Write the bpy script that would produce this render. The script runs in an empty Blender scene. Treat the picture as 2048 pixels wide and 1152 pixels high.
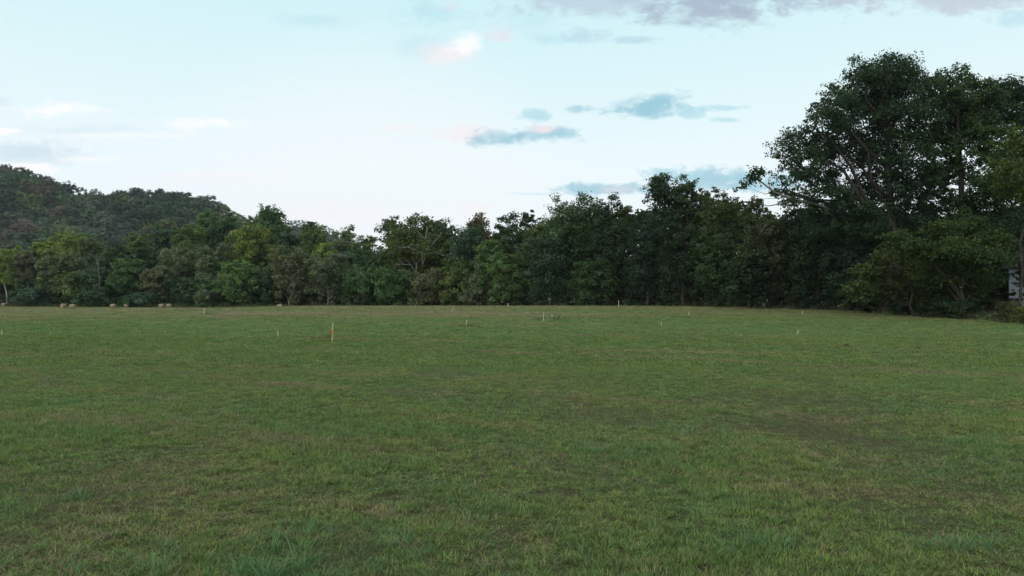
import bpy, math, random
import numpy as np
from mathutils import Vector, Matrix

R = math.radians
scene = bpy.context.scene
col = scene.collection

# ------------------------------------------------------------------ camera
F = 1365.0                      # focal length in photo pixels (2048 wide)
HOR = 598.0                     # image row of the horizon
CAMZ = 2.6
PITCH = math.atan((HOR - 576.0) / F)
cam_d = bpy.data.cameras.new("camera")
cam_d.sensor_width = 36.0
cam_d.lens = 36.0 * F / 2048.0
cam_d.clip_start = 0.1
cam_d.clip_end = 9000.0
cam = bpy.data.objects.new("camera", cam_d)
col.objects.link(cam)
cam.location = (0, 0, CAMZ)
cam.rotation_euler = (R(90) + PITCH, 0, 0)
scene.camera = cam

# ------------------------------------------------------------------ world, light, exposure
SKY_STRENGTH = 1.0
EXPOSURE = 0.0
SUN_EL, SUN_AZ = 30.0, -142.0    # degrees; azimuth from +Y, negative to the left
scene.view_settings.view_transform = 'Standard'
scene.view_settings.look = 'None'
scene.view_settings.exposure = EXPOSURE
scene.view_settings.gamma = 1.0
scene.view_settings.use_curve_mapping = False
try:
    scene.cycles.max_bounces = 5
    scene.cycles.diffuse_bounces = 3
    scene.cycles.glossy_bounces = 1
    scene.cycles.transmission_bounces = 2
    scene.cycles.volume_bounces = 0
    scene.cycles.use_denoising = True
    scene.cycles.denoising_prefilter = 'ACCURATE'
    scene.cycles.denoising_input_passes = 'RGB_ALBEDO_NORMAL'
except Exception:
    pass


def ray(px, py):
    cx, cy = (px - 1024.0) / F, (576.0 - py) / F
    d = Vector((cx, math.cos(PITCH) - cy * math.sin(PITCH), math.sin(PITCH) + cy * math.cos(PITCH)))
    return d


def at(px, py, Y):
    """the point Y metres ahead of the camera that the photo shows at (px, py)"""
    d = ray(px, py)
    return Vector((0, 0, CAMZ)) + d * (Y / d.y)


class NT:
    """small helper to write node trees"""
    def __init__(self, tree):
        self.t = tree

    def n(self, kind, **kw):
        nd = self.t.nodes.new(kind)
        for k, v in kw.items():
            setattr(nd, k, v)
        return nd

    def link(self, a, b):
        self.t.links.new(a, b)

    def val(self, sock, v):
        if isinstance(v, bpy.types.NodeSocket):
            self.link(v, sock)
        else:
            sock.default_value = v

    def m(self, op, a, b=None, c=None, clamp=False):
        nd = self.n('ShaderNodeMath', operation=op, use_clamp=clamp)
        for i, v in enumerate((a, b, c)):
            if v is not None:
                self.val(nd.inputs[i], v)
        return nd.outputs[0]

    def mix(self, f, a, b, blend='MIX'):
        nd = self.n('ShaderNodeMix', data_type='RGBA', blend_type=blend)
        self.val(nd.inputs[0], f)
        self.val(nd.inputs[6], a if isinstance(a, bpy.types.NodeSocket) else (*a, 1))
        self.val(nd.inputs[7], b if isinstance(b, bpy.types.NodeSocket) else (*b, 1))
        return nd.outputs[2]

    def xyz(self, x=0.0, y=0.0, z=0.0):
        nd = self.n('ShaderNodeCombineXYZ')
        for i, v in enumerate((x, y, z)):
            self.val(nd.inputs[i], v)
        return nd.outputs[0]

    def noise(self, vec, scale, detail=3.0, rough=0.55, dist=0.0):
        nd = self.n('ShaderNodeTexNoise')
        self.link(vec, nd.inputs['Vector'])
        nd.inputs['Scale'].default_value = scale
        nd.inputs['Detail'].default_value = detail
        nd.inputs['Roughness'].default_value = rough
        nd.inputs['Distortion'].default_value = dist
        return nd.outputs[0]

    def smooth(self, v, a, b, lo=0.0, hi=1.0):
        nd = self.n('ShaderNodeMapRange', interpolation_type='SMOOTHSTEP')
        self.val(nd.inputs[0], v)
        for i, x in enumerate((a, b, lo, hi)):
            nd.inputs[i + 1].default_value = x
        return nd.outputs[0]

    def ramp(self, f, stops):
        nd = self.n('ShaderNodeValToRGB')
        self.val(nd.inputs[0], f)
        el = nd.color_ramp.elements
        while len(el) < len(stops):
            el.new(0.5)
        for e, (p, c) in zip(el, stops):
            e.position = p
            e.color = (*c, 1)
        return nd.outputs[0]


world = bpy.data.worlds.new("World")
scene.world = world
world.use_nodes = True
wt = world.node_tree
wt.nodes.clear()
W = NT(wt)
tc = W.n('ShaderNodeTexCoord')
sep = W.n('ShaderNodeSeparateXYZ')
W.link(tc.outputs['Generated'], sep.inputs[0])
dx, dy, dz = sep.outputs
el = W.m('DIVIDE', W.m('ARCSINE', dz), math.pi / 2)          # 0 horizon .. 1 zenith
sky = W.ramp(el, [(0.0, (1.03, 1.07, 1.12)), (0.05, (1.01, 1.07, 1.11)), (0.12, (0.94, 1.05, 1.08)),
                  (0.19, (0.80, 1.00, 1.03)), (0.28, (0.65, 0.95, 1.0)), (0.5, (0.46, 0.76, 0.88)), (1.0, (0.36, 0.58, 0.76))])
# pale glow where the sun has gone down, ahead and to the left
g = Vector((math.sin(R(-11)) * math.cos(R(2)), math.cos(R(-11)) * math.cos(R(2)), math.sin(R(2))))
dot = W.n('ShaderNodeVectorMath', operation='DOT_PRODUCT')
W.link(tc.outputs['Generated'], dot.inputs[0])
dot.inputs[1].default_value = g
glow = W.smooth(dot.outputs['Value'], 0.93, 1.0)
sky = W.mix(W.m('MULTIPLY', glow, 0.65), sky, (1.02, 1.05, 1.07))
# a little of the physical sky for the sides and back
nish = W.n('ShaderNodeTexSky', sky_type='NISHITA')
nish.sun_disc = False
nish.sun_elevation = R(SUN_EL)
nish.sun_rotation = R(SUN_AZ)
nish.dust_density = 2.0
nsc = W.n('ShaderNodeVectorMath', operation='SCALE')
W.link(nish.outputs[0], nsc.inputs[0])
nsc.inputs[3].default_value = 0.10
sky = W.mix(0.06, sky, nsc.outputs[0])
# unseen overhead deck carrying on the lilac-grey bank, added to neutralise the blue skylight
deckn = W.noise(tc.outputs['Generated'], 2.2, 5.0, 0.55, 0.4)
deck = W.m('MULTIPLY', W.smooth(el, 0.29, 0.42), W.smooth(deckn, 0.30, 0.52))
sky = W.mix(W.m('MULTIPLY', deck, 0.92), sky, W.ramp(deckn, [(0.35, (0.96, 0.90, 0.90)), (0.7, (0.74, 0.72, 0.76))]))
# clouds, in tangent coordinates ahead
yy = W.m('MAXIMUM', dy, 0.12)
cu = W.m('DIVIDE', dx, yy)
cv = W.m('DIVIDE', dz, yy)
uv = W.xyz(cu, cv, 0.0)
stretch = W.xyz(W.m('MULTIPLY', cu, 0.45), cv, 0.37)
nA = W.noise(stretch, 20.0, 7.0, 0.62, 0.5)
nB = W.noise(W.xyz(W.m('MULTIPLY', cu, 0.6), cv, 3.1), 60.0, 5.0, 0.65, 0.4)
nn = W.m('ADD', W.m('MULTIPLY', nA, 0.58), W.m('MULTIPLY', nB, 0.42))
nz = W.m('SUBTRACT', nn, 0.5)
warp = W.m('MULTIPLY', W.m('SUBTRACT', W.noise(W.xyz(cu, cv, 9.0), 16.0, 4.0), 0.5), 0.07)
cu2 = W.m('ADD', cu, warp)
BLUE, PALEBLUE = (0.34, 0.62, 0.74), (0.50, 0.78, 0.87)
PINK, WHITE, LILAC, GREY = (0.98, 0.90, 0.92), (1.12, 1.08, 1.09), (0.42, 0.51, 0.63), (0.66, 0.81, 0.89)
# (px, py, half width, half height, colour, opacity, softness)
CLOUDS = [
    (60, 305, 170, 26, GREY, .8, .8), (150, 262, 200, 16, GREY, .5, 1.0), (105, 222, 95, 20, WHITE, .75, .7), (10, 262, 40, 9, WHITE, .9, .5),
    (385, 245, 95, 16, WHITE, .8, .9), (230, 270, 170, 9, WHITE, .5, .9), (190, 318, 80, 8, WHITE, .6, .8),
    (30, 338, 75, 12, WHITE, .9, .6), (420, 352, 230, 14, (1.0, 0.98, 1.02), .6, 1.0), (640, 430, 230, 26, (1.0, 0.97, 1.01), .7, 1.0), (950, 412, 60, 13, (1.0, .97, 1.0), .7, .8),
    (0, 205, 45, 14, GREY, .5, .8),
    (640, 40, 70, 18, PALEBLUE, .45, .9), (870, 25, 75, 32, PALEBLUE, .6, .9), (895, 10, 32, 18, (0.80, .80, .88), .7, .8), (850, 95, 55, 22, PALEBLUE, .35, .9),
    (905, 108, 48, 26, PINK, .75, .8), (935, 86, 30, 20, WHITE, .65, .7), (1000, 72, 36, 22, (0.86, .82, .89), .75, .7),
    (1060, 42, 70, 50, PALEBLUE, .35, 1.0), (1170, 72, 38, 15, (0.50, .70, .80), .7, .7), (1115, 78, 60, 10, PALEBLUE, .45, .8), (1270, 80, 45, 8, (0.45, .68, .78), .6, .7),
    (1190, 0, 170, 30, (0.52, .63, .74), .75, .6), (1430, 10, 130, 48, LILAC, .95, .8), (1600, -10, 190, 34, LILAC, .95, .8), (1860, -6, 230, 34, (0.56, .62, .72), .8, .6),
    (2020, 38, 40, 16, PALEBLUE, .6, .8),
    (1280, 212, 85, 25, BLUE, .95, .55), (1335, 196, 40, 14, BLUE, .8, .6), (1165, 217, 48, 10, BLUE, .7, .6), (1376, 228, 32, 11, PALEBLUE, .8, .6), (1450, 216, 52, 7, PALEBLUE, .8, .6), (1447, 240, 28, 6, PALEBLUE, .8, .6),
    (930, 270, 70, 18, PINK, .75, .7), (1005, 277, 62, 17, BLUE, .85, .6), (1065, 229, 36, 13, PALEBLUE, .9, .6), (1105, 267, 66, 15, BLUE, .85, .55), (1085, 259, 28, 10, (0.95, .84, .86), .85, .6), (790, 255, 40, 8, PINK, .4, .9),
    (1205, 379, 92, 13, BLUE, .85, .5), (1230, 380, 34, 10, (0.85, .80, .86), .6, .8), (1320, 382, 60, 10, BLUE, .7, .6), (1090, 388, 60, 4, PALEBLUE, .5, .7),
    (1440, 357, 130, 22, BLUE, .85, .5), (1350, 345, 45, 10, PALEBLUE, .7, .7), (1560, 365, 80, 22, BLUE, .8, .6),
]
for (px, py, rx, ry, c, op, soft) in CLOUDS:
    d = ray(px, py)
    u0, v0 = d.x / d.y, d.z / d.y
    a = W.m('MULTIPLY', W.m('SUBTRACT', cu2, u0), F / rx)
    b = W.m('MULTIPLY', W.m('SUBTRACT', cv, v0), F / ry)
    r2 = W.m('ADD', W.m('MULTIPLY', a, a), W.m('MULTIPLY', b, b))
    f = W.m('ADD', W.m('SUBTRACT', 1.26, W.m('SQRT', r2)), W.m('MULTIPLY', nz, 5.0))
    mk = W.smooth(f, -0.05, 0.4 + soft * 1.1, 0.0, op)
    sky = W.mix(mk, sky, c)
bg = W.n('ShaderNodeBackground')
W.link(sky, bg.inputs[0])
bg.inputs[1].default_value = SKY_STRENGTH
wo = W.n('ShaderNodeOutputWorld')
W.link(bg.outputs[0], wo.inputs[0])

sun_d = bpy.data.lights.new("sun", 'SUN')
sun_d.energy = 1.4
sun_d.angle = R(60)
sun_d.color = (1.0, 0.92, 0.82)
sun = bpy.data.objects.new("sun", sun_d)
col.objects.link(sun)
sv = Vector((math.sin(R(SUN_AZ)) * math.cos(R(SUN_EL)), math.cos(R(SUN_AZ)) * math.cos(R(SUN_EL)), math.sin(R(SUN_EL))))
sun.rotation_euler = sv.to_track_quat('Z', 'Y').to_euler()
sun.location = (-200, 100, 120)

# ------------------------------------------------------------------ small helpers


def sstep(t):
    t = np.clip(t, 0, 1)
    return t * t * (3 - 2 * t)


def ground(x, y):
    """height of the field: flat at left, a low swell ahead and to the right"""
    x = np.asarray(x, float)
    y = np.asarray(y, float)
    rise = 1.45 * sstep((y - 30) / 75.0)
    fall = np.where(y > 108, 0.020 * (y - 108) ** 1.0, 0.0)
    crest = rise - np.minimum(fall, 2.2)
    side = sstep((x + 82 + 0.05 * y) / 60.0)
    z = crest * side
    far = sstep((y - 300) / 250.0)
    z = z * (1 - far)
    und = 0.035 * np.sin(x * 0.31 + 0.7 * np.sin(y * 0.17)) * np.sin(y * 0.23 + 1.3) + 0.02 * np.sin(x * 0.9 + y * 0.4) * np.sin(y * 0.7 - x * .2)
    return z + und * sstep((60 - np.abs(y - 30)) / 40)


def gz(x, y):
    return float(ground(x, y))


def on_ground(px, py, guess=None):
    """where the ray through a photo pixel first meets the field"""
    d = ray(px, py)
    Y = 3.0
    while Y < 400:
        p = Vector((0, 0, CAMZ)) + d * (Y / d.y)
        if p.z <= gz(p.x, p.y):
            return Vector((p.x, p.y, gz(p.x, p.y)))
        Y *= 1.004
    return None


def tag(o, label=None, cat=None, group=None, kind=None):
    if label:
        o['label'] = label
    if cat:
        o['category'] = cat
    if group:
        o['group'] = group
    if kind:
        o['kind'] = kind
    return o


def link(name, mesh, mat=None, parent=None):
    o = bpy.data.objects.new(name, mesh)
    col.objects.link(o)
    if mat is not None and not mesh.materials:
        mesh.materials.append(mat)
    if parent is not None:
        o.parent = parent
    return o


def empty(name, loc):
    o = bpy.data.objects.new(name, None)
    o.empty_display_size = 0.5
    col.objects.link(o)
    o.location = loc
    return o


def mesh_np(name, verts, faces, smooth=False, tint=None):
    """mesh from an (n,3) array and an (m,k) array of equal-sized faces"""
    me = bpy.data.meshes.new(name)
    verts = np.ascontiguousarray(verts, np.float32)
    faces = np.ascontiguousarray(faces, np.int32)
    k = faces.shape[1]
    me.vertices.add(len(verts))
    me.vertices.foreach_set('co', verts.ravel())
    me.loops.add(faces.size)
    me.loops.foreach_set('vertex_index', faces.ravel())
    me.polygons.add(len(faces))
    me.polygons.foreach_set('loop_start', np.arange(0, faces.size, k, dtype=np.int32))
    me.polygons.foreach_set('loop_total', np.full(len(faces), k, np.int32))
    if smooth:
        me.polygons.foreach_set('use_smooth', np.ones(len(faces), bool))
    if tint is not None:
        at_ = me.attributes.new('tint', 'FLOAT_COLOR', 'POINT')
        c = np.ones((len(verts), 4), np.float32)
        c[:, :3] = tint
        at_.data.foreach_set('color', c.ravel())
    me.update(calc_edges=True)
    return me


class Tubes:
    """tapered bent tubes gathered into one mesh"""
    def __init__(self):
        self.v, self.f, self.n = [], [], 0

    def tube(self, path, radii, sides=6):
        P = np.array([tuple(p) for p in path], float)
        k = len(P)
        tang = np.gradient(P, axis=0)
        tang /= np.linalg.norm(tang, axis=1)[:, None] + 1e-9
        ref = np.array([0.31, 0.95, 0.05])
        a = np.cross(tang, ref)
        a /= np.linalg.norm(a, axis=1)[:, None] + 1e-9
        b = np.cross(tang, a)
        th = np.linspace(0, 2 * math.pi, sides, endpoint=False)
        ring = (P[:, None, :] + np.asarray(radii)[:, None, None] * (np.cos(th)[None, :, None] * a[:, None, :] + np.sin(th)[None, :, None] * b[:, None, :]))
        self.v.append(ring.reshape(-1, 3))
        i = np.arange(k - 1)[:, None] * sides
        j = np.arange(sides)[None, :]
        jn = (j + 1) % sides
        q = np.stack([i + j, i + jn, i + sides + jn, i + sides + j], -1).reshape(-1, 4) + self.n
        self.f.append(q)
        self.n += k * sides

    def build(self, name, mat, parent=None):
        me = mesh_np(name, np.concatenate(self.v), np.concatenate(self.f), smooth=True)
        return link(name, me, mat, parent)


def bend(rng, a, b, n=5, sag=0.0, jit=0.05):
    a, b = np.array(a, float), np.array(b, float)
    L = np.linalg.norm(b - a)
    t = np.linspace(0, 1, n)[:, None]
    p = a + (b - a) * t
    p[1:-1] += rng.normal(0, jit * L, (n - 2, 3))
    p[:, 2] += sag * L * np.sin(t[:, 0] * math.pi)
    return p


# ------------------------------------------------------------------ materials


def new_mat(name):
    m = bpy.data.materials.new(name)
    m.use_nodes = True
    m.node_tree.nodes.clear()
    t = NT(m.node_tree)
    out = t.n('ShaderNodeOutputMaterial')
    return m, t, out


def principled(t, out, colour, rough=0.8, spec=0.3):
    b = t.n('ShaderNodeBsdfPrincipled')
    t.val(b.inputs['Base Color'], colour if isinstance(colour, bpy.types.NodeSocket) else (*colour, 1))
    t.val(b.inputs['Roughness'], rough)
    b.inputs['Specular IOR Level'].default_value = spec
    t.link(b.outputs[0], out.inputs[0])
    return b


def leaf_material(name, trans=0.38):
    m, t, out = new_mat(name)
    a = t.n('ShaderNodeAttribute', attribute_name='tint')
    geo = t.n('ShaderNodeNewGeometry')
    n = t.noise(geo.outputs['Position'], 1.7, 3.0)
    c = t.mix(1.0, a.outputs['Color'], t.ramp(n, [(0.25, (0.72, 0.74, 0.8)), (0.75, (1.2, 1.2, 1.1))]), 'MULTIPLY')
    b = t.n('ShaderNodeBsdfPrincipled')
    t.link(c, b.inputs['Base Color'])
    b.inputs['Roughness'].default_value = 0.5
    b.inputs['Specular IOR Level'].default_value = 0.2
    tr = t.n('ShaderNodeBsdfTranslucent')
    t.link(t.mix(1.0, c, (1.1, 1.25, 0.6), 'MULTIPLY'), tr.inputs[0])
    mx = t.n('ShaderNodeMixShader')
    mx.inputs[0].default_value = trans
    t.link(b.outputs[0], mx.inputs[1])
    t.link(tr.outputs[0], mx.inputs[2])
    t.link(mx.outputs[0], out.inputs[0])
    return m


def bark_material(name, c1, c2, scale=1.2):
    m, t, out = new_mat(name)
    geo = t.n('ShaderNodeNewGeometry')
    sp = t.n('ShaderNodeSeparateXYZ')
    t.link(geo.outputs['Position'], sp.inputs[0])
    v = t.xyz(t.m('MULTIPLY', sp.outputs[0], 4.0), t.m('MULTIPLY', sp.outputs[1], 4.0), sp.outputs[2])
    n = t.noise(v, scale, 6.0, 0.65)
    b = principled(t, out, t.ramp(n, [(0.3, c1), (0.7, c2)]), 0.9, 0.15)
    bp = t.n('ShaderNodeBump')
    bp.inputs['Strength'].default_value = 0.7
    bp.inputs['Distance'].default_value = 0.05
    t.link(n, bp.inputs['Height'])
    t.link(bp.outputs[0], b.inputs['Normal'])
    return m


M_LEAF = leaf_material('leaf')
M_HILL_LEAF = leaf_material('hill_leaf', 0.3)
M_BARK = bark_material('dark_bark', (0.026, 0.023, 0.020), (0.070, 0.062, 0.053))
M_PALE = bark_material('pale_bark', (0.17, 0.165, 0.15), (0.42, 0.41, 0.38), 0.8)
M_GREYBARK = bark_material('grey_bark', (0.10, 0.095, 0.088), (0.24, 0.23, 0.21))

# the colour of the field, as a function of where it grows
fg = bpy.data.node_groups.new('field_colour', 'ShaderNodeTree')
fg.interface.new_socket('Color', in_out='OUTPUT', socket_type='NodeSocketColor')
fg.interface.new_socket('Dry', in_out='OUTPUT', socket_type='NodeSocketFloat')
G = NT(fg)
go = G.n('NodeGroupOutput')
geo = G.n('ShaderNodeNewGeometry')
sp = G.n('ShaderNodeSeparateXYZ')
G.link(geo.outputs['Position'], sp.inputs[0])
X, Y_, Z_ = sp.outputs
flat = G.xyz(X, Y_, 0.0)
big = G.noise(flat, 0.055, 3.0)
mid = G.noise(flat, 0.33, 4.0, 0.6)
fine = G.noise(flat, 2.3, 5.0, 0.65)
ca, sa = math.cos(R(24)), math.sin(R(24))
wv = G.m('MULTIPLY', G.m('SUBTRACT', big, 0.5), 9.0)
tt = G.m('ADD', G.m('ADD', G.m('MULTIPLY', Y_, ca), G.m('MULTIPLY', X, sa)), wv)
ss = G.m('SUBTRACT', G.m('MULTIPLY', X, ca), G.m('MULTIPLY', Y_, sa))
stripe = G.noise(G.xyz(G.m('MULTIPLY', tt, 0.42), G.m('MULTIPLY', ss, 0.022), 4.0), 1.0, 3.0, 0.6)
stripe2 = G.noise(G.xyz(G.m('MULTIPLY', tt, 1.7), G.m('MULTIPLY', ss, 0.06), 8.0), 1.0, 2.0, 0.5)
farband = G.noise(G.xyz(G.m('MULTIPLY', X, 0.012), G.m('MULTIPLY', Y_, 0.10), 2.0), 1.0, 3.0, 0.55)
fardry = G.m('ADD', G.m('MULTIPLY', G.smooth(Y_, 52.0, 74.0), 0.24), G.m('MULTIPLY', G.smooth(Y_, 18.0, 8.0), 0.06))
dry = G.m('ADD', G.m('MULTIPLY', mid, 0.45), G.m('MULTIPLY', fine, 0.55))
dry = G.m('ADD', dry, G.m('MULTIPLY', stripe, 0.95))
dry = G.m('ADD', dry, G.m('MULTIPLY', stripe2, 0.42))
dry = G.m('ADD', dry, G.m('MULTIPLY', farband, 0.45))
dry = G.m('ADD', G.m('SUBTRACT', dry, 1.61), fardry)            # about 0 +- 0.25
dryf = G.smooth(dry, -0.16, 0.26)
green = G.mix(G.smooth(mid, 0.35, 0.65), (0.106, 0.218, 0.080), (0.150, 0.242, 0.068))
green = G.mix(G.smooth(fine, 0.3, 0.7, 0.0, 0.5), green, (0.195, 0.285, 0.098))
tan = G.mix(fine, (0.200, 0.185, 0.100), (0.36, 0.305, 0.185))
colr = G.mix(dryf, green, tan)
G.link(colr, go.inputs[0])
G.link(dryf, go.inputs[1])


def field_material(name):
    m, t, out = new_mat(name)
    gnd = t.n('ShaderNodeGroup')
    gnd.node_tree = fg
    geo = t.n('ShaderNodeNewGeometry')
    n = t.noise(geo.outputs['Position'], 9.0, 6.0, 0.7)
    n2 = t.noise(geo.outputs['Position'], 48.0, 3.0, 0.6)
    thatch = t.ramp(n, [(0.32, (0.020, 0.016, 0.011)), (0.50, (0.085, 0.064, 0.038)), (0.70, (0.22, 0.165, 0.105))])
    dist = t.n('ShaderNodeSeparateXYZ')
    t.link(geo.outputs['Position'], dist.inputs[0])
    mk = t.smooth(dist.outputs[1], 9.0, 60.0, 0.25, 0.97)
    c = t.mix(mk, thatch, gnd.outputs[0])
    c = t.mix(1.0, c, t.ramp(n2, [(0.3, (0.45, 0.45, 0.45)), (0.7, (0.95, 0.95, 0.92))]), 'MULTIPLY')  # speckle that also dims the ground, standing in for self-shadow among blades
    b = principled(t, out, c, 0.95, 0.1)
    bp = t.n('ShaderNodeBump')
    bp.inputs['Strength'].default_value = 0.9
    bp.inputs['Distance'].default_value = 0.06
    t.link(t.m('ADD', n, t.m('MULTIPLY', n2, 0.5)), bp.inputs['Height'])
    t.link(bp.outputs[0], b.inputs['Normal'])
    return m


def blade_material(name, coarse=False, straw=False):
    m, t, out = new_mat(name)
    gnd = t.n('ShaderNodeGroup')
    gnd.node_tree = fg
    oi = t.n('ShaderNodeObjectInfo')
    a = t.n('ShaderNodeAttribute', attribute_name='tint')
    rnd = oi.outputs['Random']
    if straw:
        c = t.mix(rnd, (0.14, 0.115, 0.060), (0.35, 0.295, 0.185))
    elif coarse:
        c = t.mix(a.outputs['Fac'], (0.058, 0.155, 0.056), (0.150, 0.285, 0.115))
    else:
        jit = t.mix(rnd, (0.50, 0.62, 0.50), (1.55, 1.45, 1.15))
        c = t.mix(1.0, gnd.outputs[0], jit, 'MULTIPLY')
        bl = t.n('ShaderNodeMath', operation='FRACT')
        t.link(t.m('MULTIPLY', a.outputs['Fac'], 7.31), bl.inputs[0])
        c = t.mix(1.0, c, t.mix(bl.outputs[0], (0.50, 0.52, 0.50), (1.60, 1.50, 1.35)), 'MULTIPLY')
        c = t.mix(t.smooth(t.m('ADD', a.outputs['Fac'], t.m('MULTIPLY', gnd.outputs[1], 0.50)), 0.80, 0.96), c, (0.34, 0.265, 0.175))
        c = t.mix(t.m('MULTIPLY', t.smooth(rnd, 0.8, 0.9), 0.5), c, (0.065, 0.15, 0.075))
    b = t.n('ShaderNodeBsdfPrincipled')
    t.link(c, b.inputs['Base Color'])
    b.inputs['Roughness'].default_value = 0.55
    b.inputs['Specular IOR Level'].default_value = 0.15
    tr = t.n('ShaderNodeBsdfTranslucent')
    t.link(c, tr.inputs[0])
    mx = t.n('ShaderNodeMixShader')
    mx.inputs[0].default_value = 0.25
    t.link(b.outputs[0], mx.inputs[1])
    t.link(tr.outputs[0], mx.inputs[2])
    t.link(mx.outputs[0], out.inputs[0])
    return m


M_FIELD = field_material('field_ground')
M_BLADE = blade_material('grass_blade')
M_COARSE = blade_material('coarse_grass_blade', coarse=True)
M_STRAW = blade_material('straw', straw=True)


def plain(name, c1, c2, scale=6.0, rough=0.85, bump=0.3):
    m, t, out = new_mat(name)
    tcn = t.n('ShaderNodeTexCoord')
    n = t.noise(tcn.outputs['Object'], scale, 5.0, 0.6)
    b = principled(t, out, t.ramp(n, [(0.3, c1), (0.7, c2)]), rough, 0.25)
    if bump:
        bp = t.n('ShaderNodeBump')
        bp.inputs['Strength'].default_value = bump
        bp.inputs['Distance'].default_value = 0.02
        t.link(n, bp.inputs['Height'])
        t.link(bp.outputs[0], b.inputs['Normal'])
    return m


M_FLOOR = plain('leaf_litter', (0.030, 0.026, 0.016), (0.07, 0.06, 0.035), 1.5)
M_HILL = plain('hill_soil', (0.022, 0.028, 0.016), (0.045, 0.05, 0.028), 0.05)
M_STAKE = plain('bare_pine', (0.42, 0.39, 0.28), (0.58, 0.54, 0.41), 30.0)
M_STAKE_PINK = plain('pink_paint', (0.60, 0.33, 0.26), (0.70, 0.42, 0.34), 30.0)
M_FLAG = plain('orange_flagging', (0.55, 0.14, 0.06), (0.70, 0.20, 0.08), 8.0, 0.5, 0)
M_HAY = plain('hay', (0.19, 0.155, 0.095), (0.35, 0.29, 0.19), 9.0, 0.95, 0.8)
M_WIRE = plain('wire', (0.22, 0.24, 0.27), (0.30, 0.32, 0.35), 1.0, 0.4, 0)
M_CLOD = plain('dead_weed', (0.06, 0.035, 0.02), (0.14, 0.085, 0.05), 20.0)
M_SIDING = plain('pale_siding', (0.30, 0.35, 0.41), (0.40, 0.45, 0.51), 3.0, 0.6, 0.1)
M_ROOF = plain('grey_roof', (0.10, 0.10, 0.11), (0.17, 0.17, 0.18), 6.0, 0.9)
M_TRIM = plain('white_trim', (0.68, 0.69, 0.70), (0.76, 0.77, 0.78), 4.0, 0.5, 0)
M_GLASS = plain('window_glass', (0.02, 0.025, 0.03), (0.03, 0.035, 0.04), 1.0, 0.08, 0)

# ------------------------------------------------------------------ ground


def axis(lo, hi, near, n):
    t = np.linspace(-1, 1, n)
    k = 4.2
    s = np.sinh(k * t) / math.sinh(k)
    return np.where(s < 0, near + (near - lo) * s, near + (hi - near) * s)


gx = axis(-4200, 4200, 0, 221)
gy = axis(-4000, 4600, 60, 261)
GX, GY = np.meshgrid(gx, gy)
gv = np.stack([GX, GY, ground(GX, GY)], -1).reshape(-1, 3)
nx, ny = len(gx), len(gy)
ii = (np.arange(ny - 1)[:, None] * nx + np.arange(nx - 1)[None, :]).ravel()
gf = np.stack([ii, ii + 1, ii + nx + 1, ii + nx], -1)
tag(link('field', mesh_np('field', gv, gf, True), M_FIELD), kind='structure')

# edge of the wood, as points (x, y) from left to right: the floor behind it is leaf litter
EDGE_PX = [(-260, 262), (0, 246), (30, 228), (250, 214), (480, 205), (620, 200), (760, 190), (900, 172), (1000, 150), (1100, 130), (1240, 116), (1400, 103), (1550, 92), (1700, 84), (1790, 76), (1900, 69), (2000, 63), (2070, 59), (2200, 54), (2500, 44), (2900, 36)]
EDGE = np.array([((px - 1024) / F * Y, Y) for px, Y in EDGE_PX])


def edge_at(px):
    return float(np.interp(px, [e[0] for e in EDGE_PX], [e[1] for e in EDGE_PX]))


rows = []
for off in (1.5, 6, 12, 20, 32, 48, 70, 110, 180, 300, 480):
    line = []
    for px in np.linspace(-250, 2850, 160):
        Y = edge_at(px) + off + 1.2 * math.sin(px * 0.05) * (off < 3)
        x = (px - 1024) / F * Y
        line.append((x, Y, gz(x, Y) + (0.03 if 2 < off < 60 else 0.012 if off < 2 else 0.35)))
    rows.append(line)
fv = np.array(rows).reshape(-1, 3)
n_ = 160
ii = (np.arange(len(rows) - 1)[:, None] * n_ + np.arange(n_ - 1)[None, :]).ravel()
tag(link('forest_floor', mesh_np('forest_floor', fv, np.stack([ii, ii + 1, ii + n_ + 1, ii + n_], -1), True), M_FLOOR), kind='structure')

# ------------------------------------------------------------------ foliage


def unit(v):
    return v / (np.linalg.norm(v, axis=-1, keepdims=True) + 1e-9)


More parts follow.
